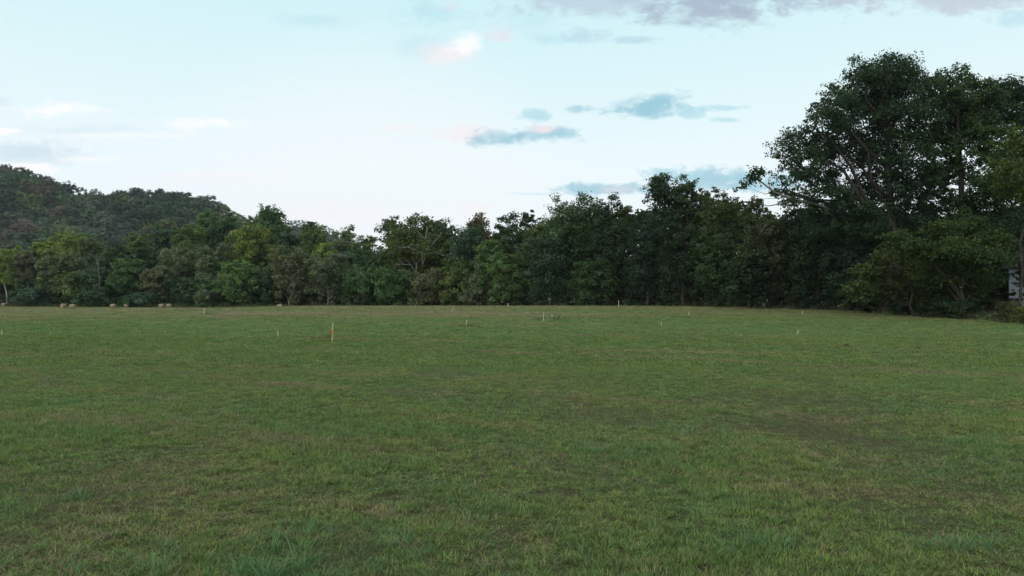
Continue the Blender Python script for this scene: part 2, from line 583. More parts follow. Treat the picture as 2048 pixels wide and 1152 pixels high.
def leaf_cloud(rng, lobes, n, leaf, colours, clump=38, inner=0.5, sig=0.155, flat=0.7, up=0.35, nout=0.6):
    """n leaf faces in clumps spread over lobes (k,6: centre, radii); returns verts, quads, tint"""
    lobes = np.asarray(lobes, float)
    w = (lobes[:, 3] * lobes[:, 5] + lobes[:, 4] * lobes[:, 5]) ** 1.0
    nc = max(4, n // clump)
    li = rng.choice(len(lobes), nc, p=w / w.sum())
    L = lobes[li]
    d = rng.normal(size=(nc, 3))
    d[:, 2] += up * 0.6
    d = unit(d)
    f = inner + (1.06 - inner) * rng.random(nc) ** 0.55
    c = L[:, :3] + d * L[:, 3:6] * f[:, None]
    s = L[:, 3:6].mean(1) * sig * (0.6 + 0.8 * rng.random(nc))
    k = rng.multinomial(n, (s ** 1.3) / (s ** 1.3).sum())
    ci = np.repeat(np.arange(nc), k)
    m = len(ci)
    off = np.clip(rng.normal(size=(m, 3)), -1.7, 1.7) * s[ci][:, None] * np.array([1, 1, flat])
    p = c[ci] + off
    nrm = unit(d[ci] * nout + np.array([0, 0, up]) + rng.normal(size=(m, 3)) * 0.62)
    a = unit(np.cross(nrm, rng.normal(size=(m, 3))))
    b = np.cross(nrm, a)
    sz = leaf * (0.55 + 0.8 * rng.random(m))[:, None]
    v = np.stack([p - a * sz * 0.55, p + b * sz * 0.36 - a * sz * 0.05, p + a * sz * 0.55 - nrm * sz * 0.12, p - b * sz * 0.36 - a * sz * 0.05], 1).reshape(-1, 3)
    q = np.arange(m * 4).reshape(-1, 4)
    colours = np.asarray(colours, float)
    cc = colours[rng.integers(0, len(colours), nc)]
    t = cc[ci] * (0.78 + 0.44 * rng.random(m))[:, None] * (0.88 + 0.24 * rng.random((m, 3)))
    return v, q, np.repeat(t, 4, axis=0), c


PAL = {
    'dark': [(0.034, 0.062, 0.030), (0.028, 0.050, 0.028), (0.042, 0.072, 0.032)],
    'blue': [(0.036, 0.068, 0.040), (0.030, 0.056, 0.035), (0.048, 0.082, 0.044)],
    'mid': [(0.050, 0.092, 0.036), (0.042, 0.078, 0.034), (0.062, 0.105, 0.040)],
    'bright': [(0.074, 0.124, 0.045), (0.090, 0.140, 0.050), (0.062, 0.102, 0.040)],
    'olive': [(0.068, 0.098, 0.033), (0.056, 0.082, 0.031), (0.084, 0.112, 0.038)],
    'gold': [(0.105, 0.135, 0.036), (0.090, 0.122, 0.034), (0.122, 0.142, 0.038)],
    'yellow': [(0.120, 0.160, 0.036), (0.098, 0.142, 0.036), (0.145, 0.172, 0.044)],
    'grey': [(0.080, 0.102, 0.056), (0.070, 0.088, 0.050), (0.094, 0.114, 0.064)],
    'brown': [(0.080, 0.090, 0.048), (0.070, 0.080, 0.044), (0.092, 0.094, 0.052)],
    'rust': [(0.115, 0.062, 0.040), (0.090, 0.060, 0.040), (0.075, 0.075, 0.038)],
    'oak': [(0.034, 0.064, 0.030), (0.028, 0.052, 0.028), (0.046, 0.084, 0.034), (0.036, 0.070, 0.040)],
}


def auto_lobes(rng, w, d, zb, zt, shape):
    """lobes of a crown between heights zb and zt, half width w, half depth d"""
    h = zt - zb
    zc = (zb + zt) / 2
    out = []
    if shape == 'cone':
        for t in np.linspace(0.06, 0.94, 7):
            r = w * (1.0 - 0.85 * t) * (0.8 + 0.3 * rng.random())
            for k in range(3 if t < 0.6 else 1):
                a = rng.random() * 6.28
                o = r * 0.5 if t < 0.6 else 0
                out.append((math.cos(a) * o, math.sin(a) * o, zb + t * h, r * .7, r * .7, h * 0.12))
        return out
    n = {'dome': 11, 'round': 9, 'loose': 9, 'tall': 12, 'bush': 7}[shape]
    lr = {'dome': .42, 'round': .46, 'loose': .30, 'tall': .48, 'bush': .50}[shape]
    hr = {'dome': .22, 'round': .24, 'loose': .16, 'tall': .15, 'bush': .30}[shape]
    out.append((0, 0, zc, w * .62, d * .62, h * .36))
    for i in range(n):
        t = (i + 0.5) / n                       # bottom to top
        zz = zb + h * (0.08 + 0.84 * t)
        e = (zz - zc) / (h / 2)
        if shape == 'dome':
            prof = math.sqrt(max(0.05, 1 - max(0.0, e) ** 2.8)) * (1.0 if e > -0.4 else 0.8)
        elif shape == 'bush':
            prof = math.sqrt(max(0.05, 1 - (max(0, (zz - zb) / h)) ** 2))
        elif shape == 'tall':
            prof = math.sqrt(max(0.05, 1 - e * e * 0.8))
        else:
            prof = math.sqrt(max(0.04, 1 - e * e))
        a = i * 2.4 + rng.random() * 1.2
        rr = lr * (0.75 + 0.5 * rng.random())
        o = max(0.0, prof - rr * 0.75)
        out.append((math.cos(a) * o * w, math.sin(a) * o * d, zz, rr * w, rr * d, max(hr * h, rr * w * .45) * (0.8 + .4 * rng.random())))
    if shape in ('dome', 'round', 'bush', 'tall'):
        for k in range(5):
            a = k * 1.256 + rng.random()
            rr = lr * rng.uniform(.75, 1.0)
            o = rng.uniform(.30, .50)
            out.append((math.cos(a) * o * w, math.sin(a) * o * d, zb + h * rng.uniform(.70, .84), rr * w, rr * d, max(.16 * h, rr * w * .45)))
    # clip the top so that the crown does not outgrow its height
    res = []
    for (x, y, z, a, b, c) in out:
        z = min(z, zt - c * 0.95)
        z = max(z, zb + c * 0.6)
        res.append((x, y, z, a, b, c))
    return res


def make_tree(name, label, cat, base, lobes, n, leaf, pal, seed, trunk_r, bark, trunk_top=None, group=None, lean=(0, 0), limbs=1.0, upright=False, **kw):
    rng = np.random.default_rng(seed)
    t = empty(name, base)
    tag(t, label, cat, group)
    v, q, tint, cl = leaf_cloud(rng, lobes, n, leaf, PAL[pal] if isinstance(pal, str) else pal, **kw)
    link('crown', mesh_np('crown', v, q, False, tint), M_LEAF, t)
    L = np.asarray(lobes, float)
    zt = L[:, 2].max() if trunk_top is None else trunk_top
    tb = Tubes()
    top = np.array([lean[0] * zt + L[:, 0].mean() * .4, lean[1] * zt + L[:, 1].mean() * .4, zt])
    if upright:
        top[:2] = (-.4, 0)
    path = bend(rng, (0, 0, -0.25), top, 8, 0, 0.010 if upright else 0.018)
    rad = trunk_r * np.array([1.35, 1.0, .9, .8, .68, .52, .36, .16])
    tb.tube(path, rad, 8)
    order = np.argsort(L[:, 2])
    for i in order:
        if rng.random() > limbs:
            continue
        zt_i = L[i, 2]
        k = np.searchsorted(path[:, 2], max(zt_i - 1.1 * np.hypot(L[i, 0], L[i, 1]) - 0.5, path[:, 2].max() * .12))
        k = int(min(max(k, 3 if upright else 1), 6))
        r0 = rad[k] * 0.55
        p = bend(rng, path[k], L[i, :3], 5, 0.06, 0.04)
        tb.tube(p, r0 * np.array([1, .8, .62, .45, .25]), 5)
        near = cl[np.argsort(((cl - L[i, :3]) ** 2).sum(1))[:40]]
        for c in near[rng.integers(0, len(near), 3)]:
            tb.tube(bend(rng, p[3], c, 3, 0, .06), r0 * np.array([.35, .22, .08]), 4)
    tb.build('trunk', bark, t)
    return t


for key_ in PAL:
    if key_ not in ('oak',):
        PAL[key_] = [tuple(c_ * .95 for c_ in col_) for col_ in PAL[key_]]
LEFT_LIGHT = 1.85      # leaf colour gain toward the left: light painted in, shaded right wood kept dark


def px_tree(i, name, label, cx, top, hw, bottom, Y, pal, shape, n=3600, leaf=None, bark=None, group=None, trunk=None, **kw):
    """a tree whose crown the photo shows at cx, from row top to row bottom, hw pixels to either side, standing Y metres away"""
    rng = np.random.default_rng(1000 + i)
    p = at(cx, top, Y)
    zg = gz(p.x, Y)
    zt = p.z - zg
    zb = max(0.15, at(cx, bottom, Y).z - zg)
    w = 1.1 * hw * Y / F
    lobes = auto_lobes(rng, w, w * 0.9, zb, zt, shape)
    leaf = leaf or max(0.32, 0.0030 * Y)
    n = int(n * 1.45)
    kw.setdefault('sig', .19 if Y > 140 else .165)
    kw.setdefault('nout', 1.1)
    trunk = trunk or (0.10 + 0.011 * zt)
    pal = np.array(PAL[pal]) * (1 + (LEFT_LIGHT - 1) * min(1, max(0, (1250 - cx) / 350)))
    return make_tree(name, label, 'tree' if 'shrub' not in name and 'bush' not in name else 'shrub', (p.x, Y, zg), lobes, n, leaf, pal, 500 + i, trunk, bark or M_BARK, group=group, **kw)


T = 'broadleaf_tree'
# name, label, cx, top, half width, crown bottom, distance, palette, shape, options
TREES = [
    # far left, back row
    (T, 'yellow-green tree with a pale lower trunk at the left edge of the tree line', 16, 494, 34, 575, 246, 'yellow', 'round', dict(bark=M_PALE, inner=.6)),
    (T, 'olive brown tree beside the pale-trunked tree at the left edge', 52, 498, 26, 580, 244, 'brown', 'round', dict(bark=M_PALE)),
    (T, 'small yellow-green dome just left of the biggest yellow-green dome below the hill', 83, 483, 25, 560, 250, 'yellow', 'round', {}),
    (T, 'broad yellow-green domed tree standing out below the left part of the hill', 140, 463, 44, 560, 252, 'gold', 'dome', dict(n=4600)),
    (T, 'brownish olive tree on the right shoulder of the broad yellow-green dome', 182, 474, 30, 560, 250, 'brown', 'round', {}),
    (T, 'grey olive tree with open limbs in front of the broad yellow-green dome', 122, 505, 38, 600, 234, 'grey', 'dome', dict(n=4200)),
    (T, 'dark olive tree right of the thin pale dead trunk', 226, 480, 36, 590, 240, 'dark', 'dome', dict(n=4200)),
    (T, 'olive gold dome below the power lines end on the hill', 276, 464, 32, 560, 245, 'olive', 'dome', {}),
    (T, 'dark rounded tree that stands just right of the olive gold dome', 326, 454, 32, 560, 242, 'dark', 'round', dict(n=4200)),
    (T, 'dark olive tree with a rounded top below the foot of the hill ridge', 379, 450, 33, 560, 238, 'olive', 'dome', {}),
    (T, 'bright yellow-green treetop peeping over dark trees below the ridge end', 412, 424, 25, 500, 252, 'bright', 'round', {}),
    (T, 'wide dark green tree crown below the right end of the hill ridge', 447, 430, 40, 560, 244, 'dark', 'dome', dict(n=4600)),
    (T, 'pointed yellow-green treetop left of the tall loose-crowned tree', 489, 436, 17, 500, 238, 'yellow', 'cone', dict(n=1800)),
    (T, 'broad golden olive tree under the tall loose-crowned tree', 508, 451, 47, 550, 228, 'gold', 'dome', dict(n=5000)),
    (T, 'tall tree with a loose airy crown rising above the tree line by the hill foot', 538, 406, 36, 500, 236, 'mid', 'loose', dict(n=4200, sig=.2)),
    (T, 'dark green dome just right of the golden olive tree', 582, 459, 27, 560, 226, 'dark', 'round', {}),
    (T, 'olive green tree in the dip of the skyline, below the far blue hill', 630, 449, 30, 560, 226, 'olive', 'dome', {}),
    (T, 'small dark spired treetop against the far blue hill', 620, 441, 14, 500, 232, 'dark', 'tall', dict(n=1700)),
    (T, 'pale olive tree with a thin twiggy top in the lowest part of the skyline', 690, 447, 27, 560, 224, 'grey', 'loose', dict(n=3000, sig=.2)),
    (T, 'dark olive tree at the lowest point of the skyline', 726, 470, 34, 570, 218, 'olive', 'dome', {}),
    (T, 'small yellow tree in front of the dark trees at the lowest skyline', 648, 485, 24, 560, 214, 'yellow', 'round', dict(n=2600)),
    # left, front row
    (T, 'round mid-green tree at the field edge behind the pair of hay bales', 262, 514, 33, 606, 219, 'mid', 'dome', dict(n=4400)),
    (T, 'dull brown twiggy tree above the touching pair of hay bales', 318, 534, 31, 610, 216, 'brown', 'dome', dict(n=4000)),
    (T, 'pale grey-green dome tree in the middle of the left tree line', 362, 490, 42, 600, 222, 'grey', 'dome', dict(n=4800)),
    (T, 'grey olive tree with fine bare twigs beside the pale grey-green dome', 426, 484, 36, 600, 218, 'grey', 'dome', dict(n=4200, bark=M_GREYBARK)),
    (T, 'bluish bright green dome that reaches down to the field edge', 487, 524, 43, 612, 206, 'bright', 'dome', dict(n=5200)),
    (T, 'grey-brown tree with drooping twigs right of the bluish green dome', 581, 493, 40, 610, 204, 'brown', 'dome', dict(n=5000, bark=M_GREYBARK)),
    (T, 'grey olive tree with pale forked branches showing low in its crown', 655, 507, 44, 610, 203, 'grey', 'dome', dict(n=5000, bark=M_GREYBARK)),
    (T, 'dark tree with a deep shaded hollow left of the domed sycamore', 740, 490, 38, 610, 200, 'dark', 'dome', dict(n=4600)),
    (T, 'low dark green tree at the field edge between hollow and sycamore', 728, 528, 42, 612, 196, 'mid', 'bush', dict(n=4800)),
    (T, 'dark olive tree at the field edge left of the round mid-green tree', 205, 535, 36, 608, 226, 'dark', 'bush', dict(n=4200)),
    (T, 'olive tree low at the field edge above the single hay bale', 150, 540, 36, 606, 230, 'olive', 'bush', dict(n=4000)),
    (T, 'dark green tree low behind the bluish green dome', 545, 545, 34, 612, 208, 'dark', 'bush', dict(n=4000)),
    (T, 'dark tree at the field edge under the pale grey-green dome', 375, 552, 40, 612, 214, 'dark', 'bush', dict(n=4400)),
    (T, 'dim green tree at the field edge under the twiggy grey olive tree', 432, 556, 34, 612, 210, 'mid', 'bush', dict(n=4000)),
    # centre
    (T, 'sparse blue-grey treetop with sky showing through, left of the sycamore dome', 784, 429, 30, 500, 206, 'blue', 'loose', dict(n=1500, sig=.26)),
    (T, 'green tree low under the left side of the sycamore dome', 792, 538, 46, 612, 184, 'mid', 'dome', dict(n=5200)),
    (T, 'mixed olive and brown tree low under the sycamore dome', 862, 540, 42, 613, 178, 'brown', 'bush', dict(n=4600)),
    (T, 'yellowish olive tree at the field edge right of the sycamore', 918, 522, 38, 613, 172, 'olive', 'dome', dict(n=4600)),
    (T, 'dark green treetop behind the right shoulder of the sycamore dome', 888, 440, 30, 560, 192, 'dark', 'round', {}),
    (T, 'rusty brown topped tree on the skyline right of the sycamore', 955, 424, 24, 500, 184, 'rust', 'loose', dict(n=2600, sig=.32)),
    (T, 'dark grey-green tree below the rusty topped tree', 940, 452, 40, 570, 176, 'blue', 'dome', dict(n=4600)),
    (T, 'light green leafy tree standing out in the middle of the wood edge', 977, 482, 31, 580, 162, 'bright', 'round', dict(n=4600)),
    (T, 'light green tree reaching from mid height to the ground, left of the dark wood', 1012, 502, 36, 613, 150, 'bright', 'dome', dict(n=5400)),
    (T, 'dark tree on the skyline left of the sparse see-through treetop', 1015, 424, 30, 560, 178, 'dark', 'round', {}),
    (T, 'sparse see-through treetop on the skyline in mid picture', 1056, 417, 20, 480, 172, 'blue', 'loose', dict(n=900, sig=.19)),
    (T, 'yellow-green tree slope beneath the sparse see-through treetop', 1074, 442, 24, 540, 156, 'olive', 'round', {}),
    (T, 'grey-green tree low between the two light green trees', 958, 545, 30, 613, 164, 'grey', 'bush', dict(n=3800)),
    # right of centre
    (T, 'broad dark green tree with several rounded tops at the left of the dark wood', 1150, 391, 66, 570, 133, 'mid', 'dome', dict(n=11500)),
    (T, 'dark tree with a ragged flat top adjoining the broad several-topped tree', 1214, 392, 36, 560, 130, 'dark', 'round', dict(n=4400)),
    (T, 'dark bluish tree at the field edge below the broad several-topped tree', 1098, 470, 50, 612, 129, 'blue', 'dome', dict(n=6400)),
    (T, 'olive dark tree in front of the ragged flat-topped tree', 1222, 434, 50, 600, 119, 'dark', 'dome', dict(n=6400)),
    (T, 'low dark tree at the field edge with lighter drooping leaf sprays', 1190, 520, 46, 612, 115, 'mid', 'dome', dict(n=6000)),
    (T, 'small yellowish treetop in the notch left of the tall twin-topped tree', 1247, 412, 22, 500, 128, 'olive', 'round', dict(n=2400)),
    (T, 'tall twin-topped dark tree that rises highest left of the great oak', 1330, 347, 46, 520, 118, 'oak', 'tall', dict(n=7600)),
    (T, 'second rounded summit close right of the tall twin-topped tree', 1372, 352, 32, 500, 116, 'mid', 'round', dict(n=4400)),
    (T, 'dark slender tree with a small top between the twin-topped tree and the yellow-green tree', 1410, 366, 26, 520, 113, 'dark', 'tall', dict(n=3800)),
    (T, 'tall yellow-green tree left of the arching bare limb', 1442, 382, 44, 570, 106, 'olive', 'dome', dict(n=6600)),
    (T, 'dark blue-green tree below the tall twin-topped tree', 1292, 430, 48, 612, 110, 'blue', 'dome', dict(n=6400)),
    (T, 'very dark tree in the shade left of the yellow-green tree', 1366, 445, 46, 612, 105, 'dark', 'dome', dict(n=6400)),
    (T, 'dim green tree at the field edge below the yellow-green tree', 1428, 470, 44, 612, 99, 'mid', 'dome', dict(n=6400)),
    (T, 'thin light tree with sky between its leaves under the arching bare limb', 1502, 392, 34, 480, 102, 'olive', 'loose', dict(n=2400, sig=.19)),
    (T, 'grey-green feathery tree under the arching limb of the great oak', 1538, 430, 56, 612, 92, 'grey', 'dome', dict(n=8600)),
    (T, 'dark feathery tree left of the great oak trunk', 1632, 405, 62, 612, 88, 'dark', 'dome', dict(n=9000)),
    (T, 'low dark tree at the field edge left of the great oak trunk', 1690, 490, 52, 614, 83, 'blue', 'dome', dict(n=8000)),
    (T, 'dark tree at the field edge under the feathery grey-green tree', 1500, 505, 44, 612, 90, 'dark', 'bush', dict(n=6000)),
    (T, 'low dark tree behind the trunk of the great oak', 1745, 440, 54, 612, 92, 'dark', 'dome', dict(n=6400)),
]
for i, (nm, lb, cx, top, hw, bot, Y, pal, shp, kw) in enumerate(TREES):
    px_tree(i, nm, lb, cx, top, hw, bot, Y, pal, shp, **kw)


def lobes_px(base, Y, spec, rng, dy=4.0, squash=0.9):
    out = []
    for (px, py, r) in spec:
        Yk = Y + rng.uniform(-dy, dy)
        p = at(px, py, Yk)
        m = r * Yk / F
        out.append((p.x - base[0], p.y - base[1], p.z - base[2], m, m, m * squash))
    return out


def base_px(px, Y):
    x = (px - 1024) / F * Y
    return (x, Y, gz(x, Y))


rng = np.random.default_rng(7)
# the sycamore dome with white limbs
b = base_px(838, 190)
syc = empty('sycamore_tree', b)
tag(syc, 'broad domed sycamore with bare white limbs showing in mid picture', 'tree')
sl = lobes_px(b, 190, [(838, 462, 34), (800, 475, 32), (876, 476, 32), (780, 498, 26), (898, 500, 26), (818, 495, 30), (862, 498, 28), (795, 522, 24), (890, 524, 24), (850, 452, 20), (770, 520, 14), (905, 470, 12)], rng, 6.0) + lobes_px(b, 197, [(838, 500, 52), (815, 480, 30), (862, 480, 30), (838, 545, 40)], rng, 1.0)
v, q, tint, cl = leaf_cloud(rng, sl, 19000, 0.66, [(0.080, 0.118, 0.034), (0.096, 0.132, 0.036), (0.068, 0.104, 0.032), (0.112, 0.136, 0.038)], clump=40, inner=.5, sig=.17)
link('crown', mesh_np('crown', v, q, False, tint), M_LEAF, syc)
tb = Tubes()
tb.tube([(0, 0, -.3), (.3, -1, 6), (.5, -4, 9.2)], [.6, .5, .42], 8)
tb.build('trunk', M_PALE, syc)
B = np.array(b)


def limb_px(pts, Y, r0, r1, base):
    P = [np.array(at(px, py, Y + dy)) - base for (px, py, dy) in pts]
    return P, np.linspace(r0, r1, len(P))


for pts, r0, r1 in [([(842, 530, -4), (841, 505, -7), (848, 478, -8), (851, 455, -7)], .42, .12), ([(843, 525, -5), (852, 500, -9), (866, 482, -10), (876, 470, -9)], .30, .08),
                    ([(841, 512, -6), (828, 498, -10), (812, 492, -11), (795, 494, -11)], .24, .06), ([(851, 506, -8), (870, 503, -10), (886, 510, -11), (895, 508, -11)], .2, .05), ([(846, 490, -8), (838, 474, -10), (835, 462, -10)], .18, .05),
                    ([(831, 575, -9), (829, 548, -10), (829, 527, -9)], .30, .12), ([(829, 545, -10), (818, 529, -11), (800, 527, -12), (786, 529, -12)], .18, .05), ([(828, 560, -10), (812, 543, -11), (795, 540, -12), (784, 537, -12)], .15, .04)]:
    tb = Tubes()
    P, rr = limb_px(pts, 190, r0 * .55, r1 * .8, B)
    P = [p_ + np.array((0, 3.2, 0)) for p_ in P]
    tb.tube(P, rr * .75, 6)
    for j_ in range(1, len(P)):
        for s_ in (-1, 1):
            e_ = P[j_] + np.array((s_ * rng.uniform(.8, 2.2), rng.uniform(-1, 1), rng.uniform(.6, 2.2)))
            tb.tube(bend(rng, P[j_], e_, 4, 0, .08), rr[j_] * np.array([.5, .4, .3, .15]), 4)
    tb.build('limb', M_PALE, syc)

# the great oak on the right
b = base_px(1782, 80)
B = np.array(b)
rng = np.random.default_rng(21)
spec = [(1775, 165, 52), (1722, 172, 44), (1815, 185, 44), (1680, 225, 46), (1655, 250, 36), (1735, 235, 52), (1795, 250, 50), (1845, 235, 40), (1700, 300, 46), (1765, 320, 50), (1830, 310, 46),
        (1590, 285, 36), (1562, 300, 26), (1610, 330, 34), (1580, 345, 28), (1640, 360, 38), (1600, 395, 34), (1665, 400, 40), (1725, 385, 44), (1790, 375, 40), (1838, 375, 40), (1560, 385, 24), (1690, 440, 40), (1740, 440, 40), (1640, 440, 36), (1820, 430, 34), (1648, 300, 34), (1632, 225, 20), (1712, 140, 28), (1770, 138, 24), (1820, 148, 28), (1852, 180, 32), (1665, 185, 24), (1858, 285, 34), (1868, 345, 30), (1640, 300, 26), (1620, 250, 18)]
ol = lobes_px(b, 80, spec, rng, 5.0)
oak = make_tree('oak_tree', 'great spreading dark oak, the tallest and widest tree on the right', 'tree', b, ol, 90000, 0.26, 'oak', 22, 0.62, M_BARK, trunk_top=at(1775, 230, 80).z - b[2], limbs=.8, upright=True, clump=54, inner=.38, sig=.172)
for pts, r0, r1 in [([(1700, 440, -2), (1640, 410, -3), (1590, 400, -3), (1550, 385, -4), (1520, 362, -4), (1498, 350, -4)], .2, .05), ([(1590, 400, -3), (1560, 408, -3), (1535, 412, -3), (1515, 405, -4)], .09, .03),
                    ([(1540, 378, -4), (1537, 358, -4), (1545, 345, -4)], .05, .02), ([(1550, 385, -4), (1530, 388, -4), (1508, 380, -4)], .05, .02), ([(1575, 395, -3), (1552, 396, -3), (1524, 398, -4)], .05, .015)]:
    tb = Tubes()
    P, rr = limb_px(pts, 80, r0, r1, B)
    tb.tube(P, rr, 6)
    tb.build('limb', M_GREYBARK, oak)
tip = lobes_px(b, 76, [(1512, 352, 16), (1495, 362, 13), (1528, 345, 10), (1482, 378, 8), (1546, 392, 8)], rng, .5)
v, q, tint, cl = leaf_cloud(rng, tip, 520, .3, PAL['oak'], clump=16, inner=.2, sig=.35)
link('foliage', mesh_np('foliage', v, q, False, tint), M_LEAF, oak)

b = base_px(1928, 79)
spec = [(1880, 165, 30), (1915, 160, 34), (1950, 195, 36), (1890, 225, 42), (1940, 245, 40), (1880, 290, 38), (1945, 305, 34), (1900, 345, 34), (1965, 370, 36), (1875, 400, 34), (1930, 420, 38), (1980, 300, 24), (1975, 205, 34), (1972, 262, 34), (1975, 180, 26), (1860, 350, 30), (1915, 205, 34), (1905, 265, 34), (1990, 380, 26)]
make_tree('oak_tree', 'dark oak with brighter green top leaves, close right of the great oak', 'tree', b, lobes_px(b, 79, spec, rng, 4.0), 40000, .27, 'mid', 23, .42, M_BARK, limbs=.9, upright=True, clump=54, inner=.38, sig=.175)
b = base_px(2058, 82)
spec = [(1990, 195, 28), (2030, 185, 34), (2075, 200, 44), (2120, 250, 50), (2010, 250, 36), (2060, 280, 44), (2020, 330, 34), (2090, 350, 50), (2000, 390, 36), (2050, 410, 44), (2140, 330, 50), (1978, 240, 28), (1985, 320, 30), (1968, 415, 34), (2000, 440, 30), (2010, 185, 28), (1985, 215, 26), (2010, 215, 26), (2040, 240, 30), (2015, 290, 26), (2045, 350, 30)]
make_tree('oak_tree', 'dark oak cut by the right edge of the photo, behind a lighter young tree', 'tree', b, lobes_px(b, 82, spec, rng, 4.0), 40000, .28, 'oak', 24, .42, M_BARK, limbs=.9, upright=True, clump=54, inner=.38, sig=.18)
b = base_px(2048, 64)
spec = [(2034, 265, 18), (2018, 300, 24), (2046, 295, 24), (1994, 345, 24), (2030, 340, 28), (2012, 375, 24), (2072, 320, 36), (2048, 375, 26), (1985, 320, 12), (2090, 380, 36)]
make_tree('broadleaf_tree', 'light yellow-green young tree with a thin bare trunk at the right edge', 'tree', b, lobes_px(b, 64, spec, rng, 2.0), 9000, .26, [(0.075, 0.110, 0.032), (0.095, 0.130, 0.036), (0.060, 0.092, 0.032)], 25, .13, M_BARK, limbs=1, clump=26, inner=.35, sig=.26)
b = base_px(1925, 66)
spec = [(1885, 462, 32), (1940, 455, 34), (1985, 480, 34), (1862, 505, 34), (1915, 505, 44), (1965, 520, 40), (1885, 555, 36), (1935, 570, 38), (1850, 555, 28), (1985, 560, 24), (1905, 595, 24), (1830, 490, 22), (1800, 475, 20)]
make_tree('maple_tree', 'low spreading yellow-green maple in front of the right-hand oaks', 'tree', b, lobes_px(b, 66, spec, rng, 2.5, .62), 30000, .23, [(0.040, 0.074, 0.024), (0.052, 0.086, 0.026), (0.076, 0.110, 0.030), (0.032, 0.062, 0.025)], 26, .16, M_BARK, limbs=1, clump=30, inner=.3, sig=.26, flat=.4)
b = base_px(1828, 70)
spec = [(1790, 478, 22), (1815, 505, 26), (1765, 515, 24), (1840, 540, 28), (1800, 555, 24), (1740, 545, 26), (1765, 585, 26), (1830, 590, 26), (1715, 580, 24)]
make_tree('broadleaf_tree', 'small olive tree before the great oak trunk, left of the maple', 'tree', b, lobes_px(b, 71, spec, rng, 2.5, .7), 9000, .28, 'olive', 27, .10, M_BARK, limbs=1, clump=24, inner=.2, sig=.32, flat=.5)
b = base_px(2085, 70)
spec = [(2040, 465, 40), (2100, 460, 50), (2035, 510, 26), (2110, 540, 50), (2000, 500, 24), (2060, 560, 22), (2030, 555, 16), (2045, 590, 12)]
make_tree('broadleaf_tree', 'shaded blue-green tree at the right edge in front of the pale house', 'tree', b, lobes_px(b, 70, spec, rng, 2.5), 9000, .30, 'blue', 28, .16, M_BARK, clump=26, inner=.3, sig=.26)

# shrubs at the wood edge
SHRUBS = [
    ('shrub', 'wide dark blue-green bush at the far left of the field edge', 62, 577, 36, 610, 226, 'blue', 'bush', dict(n=3600)),
    ('shrub', 'olive shrub behind the wide dark bush at the far left', 98, 556, 28, 604, 232, 'olive', 'bush', dict(n=2800)),
    ('shrub', 'pale grey shrub at the field edge below the twiggy trees', 408, 580, 20, 612, 203, 'grey', 'bush', dict(n=2200)),
    ('shrub', 'dark bush right behind the lone single hay bale near the left', 185, 585, 30, 610, 214, 'dark', 'bush', dict(n=2800)),
    ('shrub', 'dark bush behind the pair of hay bales', 280, 588, 30, 612, 208, 'blue', 'bush', dict(n=2800)),
    ('shrub', 'low dark bush at the left foot of the great oak', 1725, 580, 34, 618, 77, 'dark', 'bush', dict(n=3600)),
    ('shrub', 'brown half-dead brush at the right edge beside the pale house', 2015, 602, 24, 644, 60, 'brown', 'bush', dict(n=1500, inner=.1, sig=.4, leaf=.14)),
    ('shrub', 'tawny weedy bush in the bottom right corner of the wood', 2050, 612, 22, 648, 57, 'gold', 'bush', dict(n=1300, inner=.1, sig=.4, leaf=.13)),
    ('shrub', 'dark round bush before the pale house wall', 2024, 602, 11, 630, 64, 'dark', 'round', dict(n=900, leaf=.14)),
    ('shrub', 'dark shrub under the drooping maple leaves', 1900, 600, 50, 632, 67, 'dark', 'bush', dict(n=4200, leaf=.2)),
    ('shrub', 'dark shrub between the great oak trunk and the maple', 1820, 598, 40, 628, 72, 'dark', 'bush', dict(n=3600, leaf=.22)),
]
for i, (nm, lb, cx, top, hw, bot, Y, pal, shp, kw) in enumerate(SHRUBS):
    px_tree(200 + i, nm, lb, cx, top, hw, bot, Y, pal, shp, **kw)

# trees of the second row, seen only as dark leaves between the first
rng = np.random.default_rng(33)
k = 0
for px in np.arange(-120, 2260, 52):
    Y = edge_at(px) * 1.0 + 26 + rng.uniform(-4, 6)
    top = float(np.interp(px, [-200, 0, 140, 420, 600, 740, 900, 1060, 1200, 1300, 1420, 1500, 1600, 1750, 2000, 2300], [530, 530, 505, 478, 490, 500, 468, 442, 418, 385, 395, 410, 412, 405, 405, 405]))
    px_tree(300 + k, T, 'dark tree deep in the wood, seen only in gaps between nearer trees', px + rng.uniform(-10, 10), top + rng.uniform(0, 20), 40 * (220 / Y) ** .45, 606, Y, 'dark', 'tall', n=2600, leaf=max(.7, .0055 * Y), sig=.2, group='dark trees deep in the wood')
    k += 1

